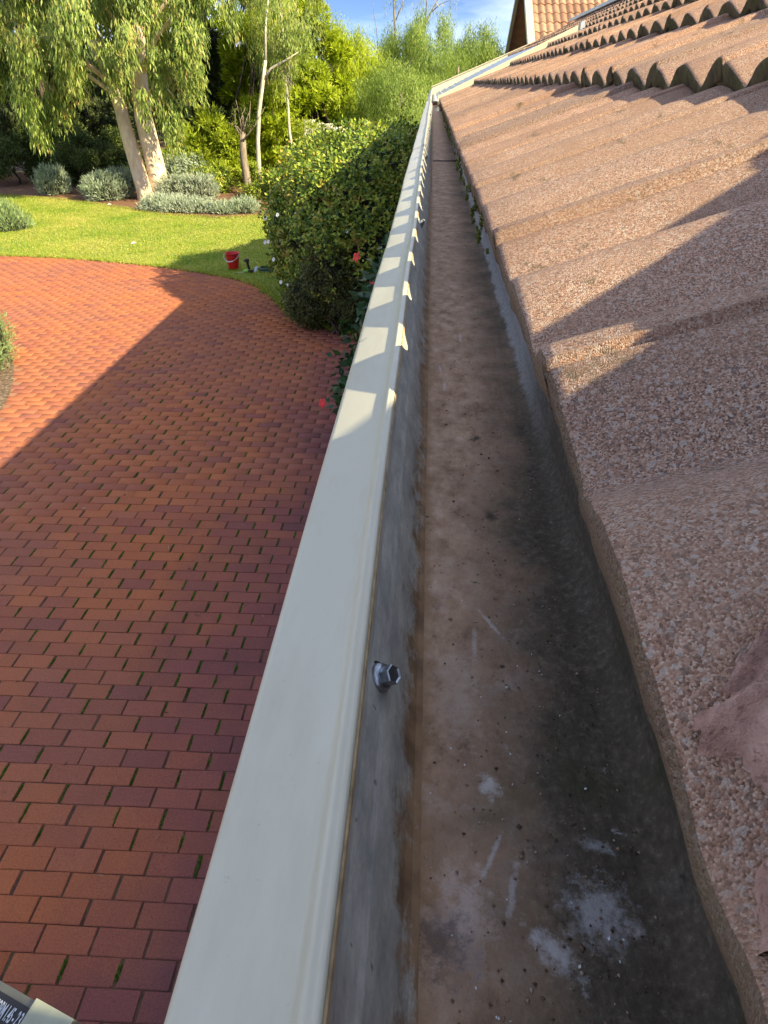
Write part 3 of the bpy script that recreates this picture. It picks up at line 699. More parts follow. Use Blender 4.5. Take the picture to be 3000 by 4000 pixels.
# tile grit and leaf crumbs washed into the channel
V = []; F = []; b0 = 0; oct_ = np.array([(1, 0, 0), (-1, 0, 0), (0, 1, 0), (0, -1, 0), (0, 0, .7), (0, 0, -.3)], float); of_ = np.array([(0, 2, 4), (2, 1, 4), (1, 3, 4), (3, 0, 4), (0, 5, 2), (2, 5, 1), (1, 5, 3), (3, 5, 0)])
for _ in range(1500):
    y = .06 + 1.7*rs.rand()**1.8; x = .006 + .078*rs.rand()**.6; r = rs.uniform(.00025, .0008)*(1 if rs.rand() < .93 else 1.8)
    V.append(oct_*r*rs.uniform(.6, 1.3, (6, 3)) + [x, y, C-.2281+drop(y)+.0007*max(0, (x-.045)/.05)]); F.append(of_+b0); b0 += 6
M_grit = NT("tile_grit"); M_grit.col(M_grit.ramp(M_grit.rnd(), (0, (.05, .035, .025)), (.6, (.20, .13, .09)), (.85, (.38, .25, .18)), (1, (.5, .46, .42)))); M_grit = M_grit.p(.9)
o = link("grit", np_mesh("grit", np.vstack(V), np.vstack(F), M_grit), gut); tag(o, kind='stuff')

# ------------------------------------------------------------------ far gabled wing
wing = empty("gabled_roof_wing", (5, 19.5, 0), "far gabled wing with orange tiled roof and cream barge board", "building")
winv = Matrix.Translation(wing.location).inverted()
def far_tile_mat():
    n = NT("orange_roof_tile"); r = n.rnd(); c = n.ramp(r, (0, (.30, .16, .10)), (.5, (.40, .225, .14)), (1, (.47, .28, .18)))
    n.col(n.mix(1, c, n.ramp(n.noise(9, 4), (.3, .72), (.7, 1.1)), 'MULTIPLY')); return n.p(.85)
M_ftile = far_tile_mat()
wa = rad(32.5); X0w = 1.93; Y0w, Z0w = 15.7, C - .12
Fm = [m.copy() for m in TM[:2]]
for m in Fm:
    m.materials.clear(); m.materials.append(M_ftile); m.materials.append(M_ftile)
rw = Matrix.Rotation(-(wa-.07), 4, 'Y'); turn = Matrix.Rotation(math.pi/2, 4, 'Z')
nrow = 14
for r_ in range(nrow):
    for c_ in range(15):
        p = Vector((X0w + .32 + .3*c_, Y0w + r_*.33*math.cos(wa), Z0w + r_*.33*math.sin(wa)))
        o = bpy.data.objects.new("roof_tile", Fm[R.randint(2)]); COL.objects.link(o); o.parent = wing; o.matrix_parent_inverse = winv
        o.matrix_basis = Matrix.Translation(p) @ turn @ rw @ Matrix.Rotation(rad(R.normal(0, .5)), 4, 'X')
YA = Y0w + nrow*.33*math.cos(wa); ZA = Z0w + nrow*.33*math.sin(wa); YB = 2*YA - Y0w
mb = MB(); mb.add([(X0w+.05, YA, ZA), (7, YA, ZA), (7, YB, Z0w), (X0w+.05, YB, Z0w)], [(0, 1, 2, 3)]); mb.build("back_slope", M_ftile, wing)
def rake(name, ya, za, yb, zb, x0, x1, th, mat):
    mb = MB(); v = []
    for y, z in ((ya, za), (yb, zb)):
        for x in (x0, x1):
            for d in (-th, .03): v.append((x, y, z + d))
    mb.add(v, [(0,1,3,2), (4,6,7,5), (0,4,5,1), (2,3,7,6), (1,5,7,3), (0,2,6,4)]); return mb.build(name, mat, wing)
rake("barge_board", Y0w-.1, Z0w, YA, ZA, X0w-.03, X0w+.12, .10, M_cream)
rake("barge_board", YA, ZA, YB, Z0w, X0w-.03, X0w+.05, .10, M_cream)
for k in range(26):
    y = Y0w + .15 + k*(YB-Y0w-.3)/25; zt_ = Z0w + min(y-Y0w, YB-y)*math.tan(wa) - .09
    mb = MB(); mb.box((X0w+.45, y, (zt_+2.3)/2), (.03, .18, zt_-2.3)); mb.build("gable_plank", M_timber, wing)
mb = MB(); mb.box((4.8, (Y0w+YB)/2, 1.5), (4.4, YB-Y0w-.5, 3.0)); mb.build("wall", M_brickwall, wing)

# ------------------------------------------------------------------ shrubs beside the house
M_stem = bark("brown_stem", (.06, .042, .03), (.14, .10, .07))
M_hedge = leaf_mat("camellia_leaf", [(.035, .075, .018), (.11, .19, .028), (.36, .46, .055), (.46, .30, .08)], .16, .42, 2.5)
M_hedge_lo = leaf_mat("round_bush_leaf", [(.05, .075, .025), (.12, .15, .045), (.20, .17, .06)], .2, .45, 3)
M_hib = leaf_mat("hibiscus_leaf", [(.015, .05, .022), (.03, .085, .035), (.06, .14, .045)], .22, .32, 3)
M_white = plain("white_petal", (.8, .8, .76), .6); M_red = plain("red_petal", (.75, .02, .02), .5)
M_core = plain("painted_inner_shade", (.016, .02, .01), .95, 0, .4, 6)

def bush(name, label, base, ells, n, L, W, mat, cat='bush', group=None, up=.15, core=True, stems=4, tight=.86, stem_m=None, out=.9, flat=False):
    e = empty(name, base, label, cat, group)
    mb = MB()
    for k in range(stems):
        c, r = ells[R.randint(len(ells))]; t = np.array(c) + unit(1)[0]*np.array(r)*.5
        b = np.array(base) + np.array([R.normal(0, .12), R.normal(0, .12), 0]); m = b*.5 + t*.5 + R.normal(0, .05, 3); mb.tube([b, m, t], [.022, .016, .006], 5)
    mb.build("stem", stem_m or M_stem, e, True)
    ar = np.array([(r[0]*r[1]+r[0]*r[2]+r[1]*r[2]) for c, r in ells]); cnt = (n*ar/ar.sum()).astype(int); PP = []; DD = []; NN = []
    for (c, r), k in zip(ells, cnt):
        ns = max(8, k//7); u = unit(ns); lump = 1 + .10*np.sin(u[:, :1]*5+c[0]*3)*np.cos(u[:, 1:2]*6+c[1]*2) + .05*np.sin(u[:, 2:]*11)
        q = tight + (1.05-tight)*R.rand(ns, 1); p = u*q*lump*np.array(r) + np.array(c)
        for s_ in range(7):
            pp = p + unit(ns)*R.uniform(.0, L*1.1, (ns, 1)); d = u*out + unit(ns)*.8; d[:, 2] += up; ok = pp[:, 2] > .02; PP.append(pp[ok]); DD.append(d[ok]); NN.append((u + np.array([0, 0, .5]))[ok])
    P = np.vstack(PP); D = np.vstack(DD); k = len(P)
    leaves("foliage", P, D, L*R.uniform(.6, 1.25, k), W*R.uniform(.7, 1.2, k), mat, e, Nh=np.vstack(NN) if flat else None)
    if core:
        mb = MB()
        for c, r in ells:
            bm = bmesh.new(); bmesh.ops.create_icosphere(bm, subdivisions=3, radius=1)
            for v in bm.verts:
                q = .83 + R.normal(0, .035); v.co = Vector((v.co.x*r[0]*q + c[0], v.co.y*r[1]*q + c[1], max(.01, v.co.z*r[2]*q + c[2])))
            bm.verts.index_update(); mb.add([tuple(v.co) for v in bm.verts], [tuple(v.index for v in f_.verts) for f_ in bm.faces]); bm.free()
        mb.build("dark_inner_hull", M_core, e)  # solid hull; near-black colour stands in for shade inside the foliage
    return e

def flower(p, r, mat, parent, facing=(-.4, -.8, .5), name="flower", npet=5):
    d = Vector(facing).normalized(); qz = d.to_track_quat('Z', 'Y').to_matrix(); v = []; f = []
    for k in range(npet):
        t = 2*math.pi*k/npet
        for w in (-.5, .5):
            pass
        ring = [(0, 0, 0), (.55*r, -.34*r, .12*r), (.95*r, -.2*r, .05*r), (1.0*r, .12*r, .0), (.6*r, .36*r, .16*r)]
        b = len(v); m = Matrix.Rotation(t, 3, 'Z')
        v += [tuple(qz @ (m @ Vector(q_)) + Vector(p)) for q_ in ring]; f.append(tuple(range(b, b+5)))
    mb = MB(); mb.add(v, f); return mb.build(name, mat, parent)

hedge_ells = [((-1.15, 12.3, 1.25), (1.35, 2.6, 1.32)), ((-1.6, 11.3, 1.15), (.92, 1.3, 1.1)), ((-1.8, 12.5, 1.25), (.80, 1.4, 1.2)), ((-.9, 10.9, .95), (1.0, 1.2, 1.15)), ((-.7, 12.9, 1.5), (1.1, 2.2, 1.12)), ((-1.5, 10.5, .45), (.75, .65, .55))]
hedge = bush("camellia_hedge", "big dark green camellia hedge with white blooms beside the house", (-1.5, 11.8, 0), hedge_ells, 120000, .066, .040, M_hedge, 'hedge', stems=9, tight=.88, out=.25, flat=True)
for i_, u_ in [(1, (-.85, -.45, .25)), (1, (-.9, -.4, -.05)), (1, (-.72, -.66, -.2)), (1, (-.8, -.6, .0)), (3, (-.75, -.6, .1)), (3, (-.35, -.9, -.25)), (5, (-.7, -.65, .3)), (5, (-.3, -.85, .45)), (3, (-.2, -.9, .4)), (1, (-.6, -.75, .35)), (5, (-.85, -.4, .3))]:
    c_, r_ = hedge_ells[i_]; u_ = Vector(u_).normalized(); q_ = [c_[k_] + u_[k_]*r_[k_]*1.06 for k_ in range(3)]
    flower(q_, .032, M_white, hedge, (-.5, -.8, .35), "camellia_flower", 7)
bush("round_bush", "small rounded olive bush in front of the dark hedge", (-1.42, 9.9, 0), [((-1.42, 9.85, .86), (.38, .36, .44)), ((-1.15, 9.95, .5), (.45, .36, .42)), ((-1.75, 10.0, .42), (.34, .32, .36))], 26000, .045, .02, M_hedge_lo, 'bush', stems=4, out=.6, flat=True, tight=.74)
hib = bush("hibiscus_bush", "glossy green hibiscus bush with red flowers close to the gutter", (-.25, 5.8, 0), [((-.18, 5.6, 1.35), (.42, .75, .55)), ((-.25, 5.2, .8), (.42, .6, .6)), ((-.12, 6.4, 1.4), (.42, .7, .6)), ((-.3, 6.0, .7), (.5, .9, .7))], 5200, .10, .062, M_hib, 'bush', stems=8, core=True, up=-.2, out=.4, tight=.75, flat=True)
for px in [(-.56, 5.52, 1.98), (-.80, 4.95, .98), (-.50, 6.3, 1.60)]:
    flower(px, .042, M_red, hib, (-.6, -.7, .4), "hibiscus_flower", 5)

# ------------------------------------------------------------------ garden beds and low shrubs
M_mulch = NT("mulch_litter"); _g = M_mulch.noise(18, 6, .7); M_mulch.col(M_mulch.ramp(_g, (.3, (.07, .045, .03)), (.5, (.16, .105, .07)), (.68, (.34, .26, .18)))).bump(_g, .8, .03); M_mulch = M_mulch.p(.95)
poly("garden_bed", [(BC[0]+BR*math.cos(t), BC[1]+BR*math.sin(t)) for t in np.linspace(0, 2*math.pi, 96, endpoint=False)], .006, M_mulch)
M_redsoil = NT("red_leaf_mulch"); _g = M_redsoil.noise(12, 6, .7); M_redsoil.col(M_redsoil.ramp(_g, (.3, (.10, .045, .025)), (.6, (.24, .12, .065)), (.75, (.30, .2, .13)))).bump(_g, .8, .04); M_redsoil = M_redsoil.p(.95)
bedb = [(-24, 26.5), (-19, 24.9), (-14.45, 23.7), (-11.62, 22.7), (-9.19, 21.2), (-7.635, 20.15), (-5.75, 19.6), (-4.8, 20.05), (-2.5, 20.6), (-2.5, 27), (-24, 32)]
poly("border_bed", bedb, .02, M_redsoil)
M_grey = leaf_mat("silver_leaf", [(.26, .32, .25), (.40, .47, .37), (.56, .61, .49)], .2, .8, 4)
M_grey2 = leaf_mat("blue_grey_leaf", [(.22, .29, .20), (.36, .44, .32), (.50, .57, .44)], .2, .8, 4)
M_juni = leaf_mat("juniper_leaf", [(.13, .21, .085), (.25, .35, .15), (.38, .47, .22)], .2, .7, 4)
for lab, b, el, n, m in [
    ("blue grey lavender mound farthest left in the border bed", (-12.55, 24.0, 0), [((-12.55, 24.0, .34), (.52, .48, .46))], 5200, M_grey2),
    ("rounded blue grey lavender just left of the gum tree", (-10.35, 22.8, 0), [((-10.3, 22.8, .30), (.62, .52, .46)), ((-9.95, 23.3, .4), (.5, .45, .42))], 8000, M_grey2),
    ("pale silver lavender clump right of the gum tree trunk", (-7.85, 23.2, 0), [((-8.15, 23.2, .26), (.55, .5, .40)), ((-7.4, 23.2, .28), (.62, .5, .40))], 7600, M_grey),
    ("wide low silver groundcover mound in front of the gum tree", (-7.3, 20.9, 0), [((-7.9, 21.1, .06), (.62, .55, .30)), ((-7.2, 20.9, .06), (.7, .6, .27)), ((-6.6, 20.75, .04), (.5, .5, .24))], 11000, M_grey),
    ("small silver groundcover tuft at the right of the low mound", (-5.75, 20.6, 0), [((-5.8, 20.55, .03), (.42, .4, .22)), ((-5.3, 20.7, .1), (.35, .4, .24))], 5000, M_grey2),
    ("feathery light green juniper at the left edge of the lawn", (-11.2, 17.9, 0), [((-11.5, 17.9, .14), (1.0, .9, .5)), ((-10.75, 17.7, .06), (.62, .6, .30))], 12000, M_juni),
    ("clipped grey green rosemary in the round planting bed", (-5.95, 8.2, 0), [((-6.05, 8.25, .3), (.62, .62, .62)), ((-5.75, 7.75, .15), (.42, .45, .42))], 15000, M_juni)]:
    bush("lavender" if 'lavender' in lab else ("rosemary" if 'rosemary' in lab else ("juniper" if 'juniper' in lab else "groundcover_shrub")), lab, b, el, n, .13 if 'rosemary' not in lab else .06, .02 if 'rosemary' not in lab else .010, m, 'shrub', up=.9, stems=4, out=.6, tight=.72)

# ------------------------------------------------------------------ trees
M_gumbark = bark("smooth_cream_gum_bark", (.62, .45, .31), (.84, .70, .54), (3, 3, .8))
M_darkbark = bark("dark_pine_bark", (.03, .022, .016), (.11, .085, .062))
M_greybark = bark("grey_dead_bark", (.12, .095, .07), (.33, .27, .21))
M_palebark = bark("pale_sapling_bark", (.42, .38, .30), (.66, .62, .53))
M_gum = leaf_mat("gum_leaf", [(.06, .10, .03), (.16, .25, .06), (.30, .40, .095), (.44, .50, .16), (.44, .30, .12)], .3, .45, 1.6)
M_pine = leaf_mat("lime_pine_needles", [(.20, .27, .02), (.38, .48, .03), (.58, .64, .06)], .45, .6, 1.1)  # bright lime mix for the yellow green pines
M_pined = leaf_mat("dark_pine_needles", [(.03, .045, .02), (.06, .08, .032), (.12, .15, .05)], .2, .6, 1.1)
M_wattle = leaf_mat("pale_green_fine_leaf", [(.12, .19, .05), (.26, .37, .085), (.44, .53, .15)], .4, .6, .8)
M_under = leaf_mat("understorey_leaf", [(.03, .05, .016), (.07, .105, .025), (.17, .21, .04)], .25, .5, 1.5)
M_yel = leaf_mat("yellow_green_shrub_leaf", [(.16, .22, .02), (.32, .41, .035), (.50, .55, .06)], .35, .6, 1.5)

# big weeping gum with two trunks
def gum_trunk(mb):
    mb.tube([(-9.02, 23.0, -.05), (-9.08, 23.02, .25), (-9.22, 23.1, 1.0), (-9.40, 23.2, 2.0), (-9.50, 23.3, 2.75)], [.33, .245, .225, .205, .18], 14)
    mb.tube([(-9.44, 23.25, 2.45), (-9.72, 23.5, 3.3), (-10.1, 23.8, 4.4), (-10.5, 24.0, 5.6), (-10.8, 24.2, 7.0)], [.20, .19, .16, .12, .06], 10)
    mb.tube([(-8.66, 23.35, -.05), (-8.66, 23.35, .3), (-8.75, 23.38, 1.2), (-8.86, 23.4, 2.3), (-8.80, 23.5, 3.6), (-8.5, 23.5, 5.2), (-8.2, 23.6, 7.5)], [.38, .31, .285, .265, .24, .18, .07], 14)
    for a, b, r in [((-9.6, 23.4, 3.1), (-11.8, 22.3, 4.6), .09), ((-10.0, 23.7, 4.2), (-12.6, 23.0, 5.4), .08), ((-8.8, 23.5, 3.3), (-7.0, 22.4, 4.8), .10), ((-8.7, 23.5, 4.2), (-6.4, 23.2, 5.6), .09), ((-9.5, 23.3, 2.8), (-10.9, 22.2, 3.6), .07), ((-8.8, 23.45, 2.6), (-7.6, 22.2, 3.1), .06), ((-8.8, 23.4, 3.8), (-9.2, 21.9, 5.2), .08), ((-9.8, 23.6, 3.8), (-10.3, 21.6, 4.4), .07)]:
        a = np.array(a); b = np.array(b); mb.tube([a, a*.5+b*.5+np.array([0, 0, .25]), b, b+(b-a)*.2-np.array([0, 0, .35])], [r, r*.65, r*.35, .012], 7)
gum_cl = [((-12.4, 22.2, 4.3), (1.2, 1.0, .85)), ((-13.6, 22.6, 3.7), (1.1, 1.0, .9)), ((-11.3, 21.6, 3.2), (.85, .8, .6)), ((-10.6, 21.6, 4.2), (1.1, .9, .8)), ((-11.7, 21.9, 2.75), (.65, .6, .42)),
          ((-9.3, 21.4, 4.7), (1.2, .9, .8)), ((-8.1, 21.7, 4.3), (1.0, .9, .8)), ((-7.2, 21.8, 3.5), (.85, .8, .7)), ((-7.9, 21.9, 2.75), (.7, .7, .5)), ((-7.35, 21.9, 2.2), (.5, .5, .35)), ((-6.6, 22.0, 4.4), (.95, .9, .8)),
          ((-12.0, 22.5, 5.6), (1.4, 1.2, .9)), ((-10.0, 22.3, 5.9), (1.5, 1.2, .9)), ((-8.0, 22.4, 5.7), (1.4, 1.2, .9)), ((-6.3, 22.6, 5.5), (1.0, 1.0, .8)), ((-9.4, 23.5, 7.2), (3.0, 2.4, 1.2)), ((-13.6, 23.0, 5.1), (1.2, 1.2, .9)), ((-10.4, 24.8, 5.0), (2.2, 1.2, 1.4)), ((-7.6, 24.8, 4.8), (1.5, 1.0, 1.4))]
gum_cl = [((c[0]+u[0]*r[0]*.8, c[1]+u[1]*r[1]*.8, c[2]+u[2]*r[2]*.85), (max(r)*f_, max(r)*f_, max(r)*f_*.7)) for c, r in gum_cl for u in unit(5) for f_ in [R.uniform(.26, .46)]]
scatter_tree("gum_tree", "big weeping gum tree with two cream trunks at the lawn's edge", (-8.85, 23.2, 0), None, .4, gum_cl, 78000, .20, .038, M_gum, M_gumbark, 'strand', trunk=gum_trunk, lo=.15)

def slim_trunk(mb):
    mb.tube([(-5.62, 24.5, -.05), (-5.66, 24.5, .8), (-5.62, 24.5, 1.6), (-5.5, 24.5, 2.4), (-5.32, 24.5, 3.1), (-5.16, 24.5, 3.75)], [.085, .075, .07, .065, .06, .045], 8)
    mb.tube([(-5.27, 24.5, 3.25), (-5.0, 24.5, 3.55), (-4.5, 24.4, 3.75), (-4.1, 24.3, 3.95)], [.045, .035, .028, .01], 6)
    mb.tube([(-5.16, 24.5, 3.75), (-5.1, 24.6, 4.6), (-4.9, 24.7, 5.6)], [.045, .03, .01], 6)
scatter_tree("slender_sapling", "slender pale trunked sapling with a forked top", (-5.62, 24.5, 0), None, .08, [((-4.9, 24.7, 5.6), (.7, .6, .5)), ((-4.2, 24.3, 4.2), (.35, .3, .25))], 700, .15, .022, M_gum, M_palebark, 'strand', trunk=slim_trunk)
def dead_trunk(mb):
    mb.tube([(-6.05, 24.4, -.05), (-6.08, 24.4, .5), (-6.12, 24.4, 1.2), (-6.08, 24.4, 1.85)], [.16, .135, .12, .10], 9)
    for k in range(11):
        b = np.array([-6.08, 24.4, R.uniform(1.5, 1.85)]); t = b + np.array([R.normal(0, .38), R.normal(0, .3), R.uniform(.25, 1.1)]); m = b*.5+t*.5+R.normal(0, .05, 3); mb.tube([b, m, t], [.03, .018, .006], 5)
scatter_tree("dead_stump_tree", "grey broken trunk with bare twigs beside the slender sapling", (-6.05, 24.4, 0), None, .1, [((-6.05, 24.4, 2.2), (.45, .4, .35))], 240, .1, .03, M_under, M_greybark, 'random', trunk=dead_trunk)

def conifer(name, label, base, h, rad_, z0, n, mat, barkm, group=None, L=.22, W=.06):
    cl = []; z = z0
    while z < h:
        t = (z-z0)/(h-z0); rr = rad_*(1-.75*t)
        for k in range(max(3, int(6*(1-t)+2))):
            a = R.uniform(0, 2*math.pi); q = rr*R.uniform(.35, 1)
            cl.append(((base[0]+q*math.cos(a), base[1]+q*math.sin(a), z + R.uniform(-.2, .2)), (.5*R.uniform(.7, 1.2), .5*R.uniform(.7, 1.2), .3*R.uniform(.8, 1.3))))
        z += .55
    return scatter_tree(name, label, base, (base[0], base[1], h*.95), .06 + .018*h, cl, n, L, W, mat, barkm, 'tuft', group=group, lo=.1)
G = "pines behind the lawn"
conifer("pine_tree", "dark pine with black trunk right of the gum tree", (-9.2, 30.0, -.05), 9.5, 2.6, 1.9, 42000, M_pined, M_darkbark, G)
conifer("pine_tree", "dark pine behind the left side of the gum tree", (-15.5, 30.5, -.05), 9, 2.8, 1.2, 34000, M_pined, M_darkbark, G)
conifer("pine_tree", "bright yellow green pine behind the slender sapling", (-6.2, 28.5, -.05), 8.5, 1.9, .7, 60000, M_pine, M_darkbark, G)
conifer("pine_tree", "yellow green pine between sapling and hedge", (-4.6, 30.0, -.05), 7.0, 1.9, .3, 52000, M_pine, M_darkbark, G)
conifer("pine_tree", "short bright young pine by the dead stump", (-7.7, 27.0, -.05), 2.35, 1.2, .3, 22000, M_yel, M_darkbark, G)
conifer("pine_tree", "young lime green pine just left of the stump", (-8.6, 26.3, -.05), 1.6, 1.0, .25, 14000, M_yel, M_darkbark, G)
conifer("pine_tree", "dark far pine at the left edge of the picture", (-19.0, 31.0, -.05), 9, 3.0, .8, 20000, M_pined, M_darkbark, G)

conifer("pine_tree", "lime green pine filling the gap left of the pale gum sapling", (-5.6, 31.5, -.05), 6.2, 2.0, .3, 42000, M_pine, M_darkbark, G)
def spread_tree(name, label, base, h, cr, nc, n, mat, barkm, style, L, W, zlo=.45, cat='tree', group="pale trees beyond the hedge", r0=.12, sparse=1.0, squash=.75, lo=.2):
    cl = clumps_in((base[0], base[1], h*(zlo+1)/2), (cr, cr, h*(1-zlo)/2), nc, .35*sparse, .8*sparse, squash)
    return scatter_tree(name, label, base, (base[0]+R.normal(0, .2), base[1], h*.8), r0, cl, n, L, W, mat, barkm, style, cat, group, lo=lo)
spread_tree("wattle_tree", "airy pale green tree beyond the left half of the hedge", (-1.9, 33, -.05), 4.3, 1.9, 44, 52000, M_wattle, M_greybark, 'strand', .13, .022, .3)
spread_tree("wattle_tree", "tall airy pale green tree in front of the sky", (-.5, 35, -.05), 6.0, 1.9, 46, 52000, M_wattle, M_greybark, 'strand', .13, .022, .3)
spread_tree("wattle_tree", "pale green tree left of the distant gable", (1.9, 35, -.05), 5.4, 2.0, 46, 56000, M_wattle, M_greybark, 'strand', .13, .022, .3)
spread_tree("wattle_tree", "low pale green tree above the far end of the gutter", (.4, 30, -.05), 3.4, 1.7, 34, 40000, M_wattle, M_greybark, 'strand', .13, .026, .1)
spread_tree("wattle_tree", "dull green tree behind the hedge's top left", (-3.1, 31, -.05), 3.4, 1.6, 34, 40000, M_wattle, M_greybark, 'strand', .13, .026, .1)
spread_tree("gum_sapling", "thin white stemmed gum with sparse hanging leaves", (-4.85, 26.5, -.05), 6.8, 1.1, 16, 7000, M_gum, M_palebark, 'strand', .16, .024, .45, r0=.06)
def bare_trunk(mb):
    mb.tube([(-1.75, 37, -.05), (-1.7, 37, 1.6), (-1.65, 37, 3.4)], [.16, .13, .10], 8)
    for a, b, r in [((-1.65, 37, 3.4), (-1.95, 37, 7.4), .075), ((-1.65, 37, 3.35), (.3, 36.6, 6.6), .07), ((-1.68, 37, 3.1), (-3.3, 37.2, 5.3), .05), ((-.6, 36.9, 5.1), (-.3, 37, 7.2), .03), ((-1.85, 37, 5.4), (-1.1, 37.2, 7.4), .03), ((-2.6, 37.1, 4.5), (-2.8, 37, 6.2), .025), ((-.2, 36.8, 5.8), (.9, 36.6, 6.4), .02)]:
        a = np.array(a); b = np.array(b); mb.tube([a, a*.65+b*.35+R.normal(0, .06, 3), a*.3+b*.7+R.normal(0, .06, 3), b], [r, r*.75, r*.5, .008], 6)
scatter_tree("bare_tree", "bare forked tree standing against the sky", (-1.75, 37, -.05), None, .1, [((-1.9, 37, 6.8), (.7, .5, .5)), ((.3, 36.6, 6.3), (.7, .5, .45)), ((-3.2, 37.2, 5.2), (.6, .5, .4)), ((-.4, 37, 7), (.7, .5, .5))], 700, .16, .028, M_gum, M_greybark, 'strand', trunk=bare_trunk, group="pale trees beyond the hedge")
spread_tree("olive_tree", "olive toned tree close behind the distant gable", (4.2, 33, -.05), 7.0, 2.2, 30, 24000, M_gum, M_greybark, 'strand', .14, .026, .2)
spread_tree("wattle_tree", "feathery pale green tree filling the view above the hedge", (-1.2, 28.5, -.05), 3.6, 1.7, 40, 46000, M_wattle, M_greybark, 'strand', .12, .022, .2)
spread_tree("wattle_tree", "bushy pale green tree just left of the far roof end", (1.2, 31.0, -.05), 4.6, 1.6, 40, 46000, M_wattle, M_greybark, 'strand', .12, .022, .25)
spread_tree("wattle_tree", "yellowish feathery tree behind the white stemmed gum", (-3.6, 33.5, -.05), 5.4, 1.5, 40, 42000, M_pine, M_greybark, 'strand', .13, .024, .25)
# understorey
for lab, b, h, cr, m, n in [("dark understorey bush at the far left of the border", (-15.2, 26.6, -.05), 1.9, 1.6, M_under, 15000), ("dark understorey bush behind the left lavender", (-12.6, 26.2, -.05), 1.6, 1.4, M_under, 14000), ("leafy dark bush behind the gum tree trunks", (-10.2, 25.6, -.05), 1.2, 1.2, M_under, 11000),
                        ("reddish green bush behind the silver lavender", (-7.0, 24.9, -.05), .85, 1.1, M_hedge, 10000), ("low dark bush at the sapling's foot", (-5.2, 23.4, -.05), .8, .9, M_hedge, 9000), ("bright green bush behind the hedge's left shoulder", (-3.9, 25.0, -.05), 2.1, 1.1, M_yel, 13000), ("grey green bush between gum and young pine", (-8.3, 25.2, -.05), 1.3, .7, M_grey2, 6000), ("green bush behind the middle of the hedge", (-2.2, 24.0, -.05), 1.9, 1.3, M_wattle, 12000), ("dark bush filling the gap left of the gum trunks", (-11.6, 27.4, -.05), 1.9, 1.5, M_under, 15000), ("dark round bush between the left lavenders", (-13.8, 27.8, -.05), 2.0, 1.6, M_under, 14000), ("tall dark bush beyond the left lawn edge", (-17.8, 27.5, -.05), 2.4, 1.7, M_under, 14000)]:
    cl = clumps_in((b[0], b[1], h*.5), (cr*.8, cr*.6, h*.42), 12, .3, .5, .8)
    scatter_tree("understorey_bush", lab, b, (b[0], b[1], h*.7), .05, cl, n, .085, .04, m, M_stem, 'random', 'bush', "understorey bushes behind the lawn", part='foliage', lo=.3)
# distant wood: reads as one mass
PP = []; DD = []
for _ in range(190):
    x = R.uniform(-42, 16); y = R.uniform(44, 62); h = R.uniform(2.6, 4.6) + (1.6 if x < -9 else 0)
    p, u = shell((x, y, h*.5), (1.7, 1.5, h*.5), 420, .4); PP.append(p); d = u + unit(420); DD.append(d)
P = np.vstack(PP); D = np.vstack(DD)
M_far = leaf_mat("distant_foliage", [(.04, .06, .025), (.08, .115, .04), (.14, .18, .06)], .25, .6, .35)
o = leaves("distant_wood", P, D, .42, .2, M_far, None); tag(o, "far green wood closing the view behind the garden trees", "wood", kind='stuff')

# pale limestone blocks beyond the hedge
M_lime = bark("pale_limestone", (.62, .58, .48), (.80, .77, .68), (3, 3, 3))
wl = empty("limestone_wall", (-3.3, 27.3, 0), "broken pale limestone garden wall beyond the hedge top", "wall")
for k in range(9):
    x = -4.35 + k*.33; hh = 1.90 + R.uniform(-.14, .16); bm = bmesh.new(); bmesh.ops.create_cube(bm, size=1); bmesh.ops.subdivide_edges(bm, edges=bm.edges[:], cuts=3)
    for v in bm.verts: v.co = Vector((v.co.x*.31 + x, v.co.y*.4 + 27.3, (v.co.z+.5)*hh)) + Vector(R.normal(0, .014, 3))
    me = bpy.data.meshes.new("stone"); bm.to_mesh(me); bm.free(); me.materials.append(M_lime); link("stone", me, wl)

# ------------------------------------------------------------------ grass, moss, litter
def in_view(P): 
    k = np.array([project(p) for p in P]); return (k[:, 0] > -30) & (k[:, 0] < 960) & (k[:, 1] > 0) & (k[:, 1] < 2260)
n = 210000; X = R.uniform(-15, -1.5, n); Y = 9.7 + 14.5*R.rand(n)
ok = inside(LAWN, X, Y); X = X[ok]; Y = Y[ok]; P = np.c_[X, Y, np.full(len(X), .012)]; P = P[in_view(P)]
D = unit(len(P))*.8; D[:, 2] = 1
M_blade = leaf_mat("grass_blade", [(.15, .28, .02), (.28, .37, .04), (.46, .45, .10), (.56, .50, .18)], .35, .6, .9)
V, F = leaf_vf(P, D, R.uniform(.025, .055, len(P)), .014); o = link("grass", np_mesh("grass", V, F, M_blade)); tag(o, "short sunlit lawn grass with straw coloured patches", "grass", kind='stuff')
# longer fringe where the turf meets the pavers
edge_pts = []
for (x1, y1), (x2, y2) in zip(LAWN_F[2:-1], LAWN_F[3:]):
    L_ = math.hypot(x2-x1, y2-y1); k = int(L_*420); t = R.rand(k); edge_pts.append(np.c_[x1+(x2-x1)*t + R.normal(0, .05, k), y1+(y2-y1)*t + R.normal(0, .05, k) + .03, np.full(k, .0)])
P = np.vstack(edge_pts); D = unit(len(P))*.9; D[:, 2] = .9
V, F = leaf_vf(P, D, R.uniform(.03, .08, len(P)), .012); o = link("grass_fringe", np_mesh("grass_fringe", V, F, M_blade)); tag(o, "ragged grass fringe along the curved edge of the paving", "grass", kind='stuff')
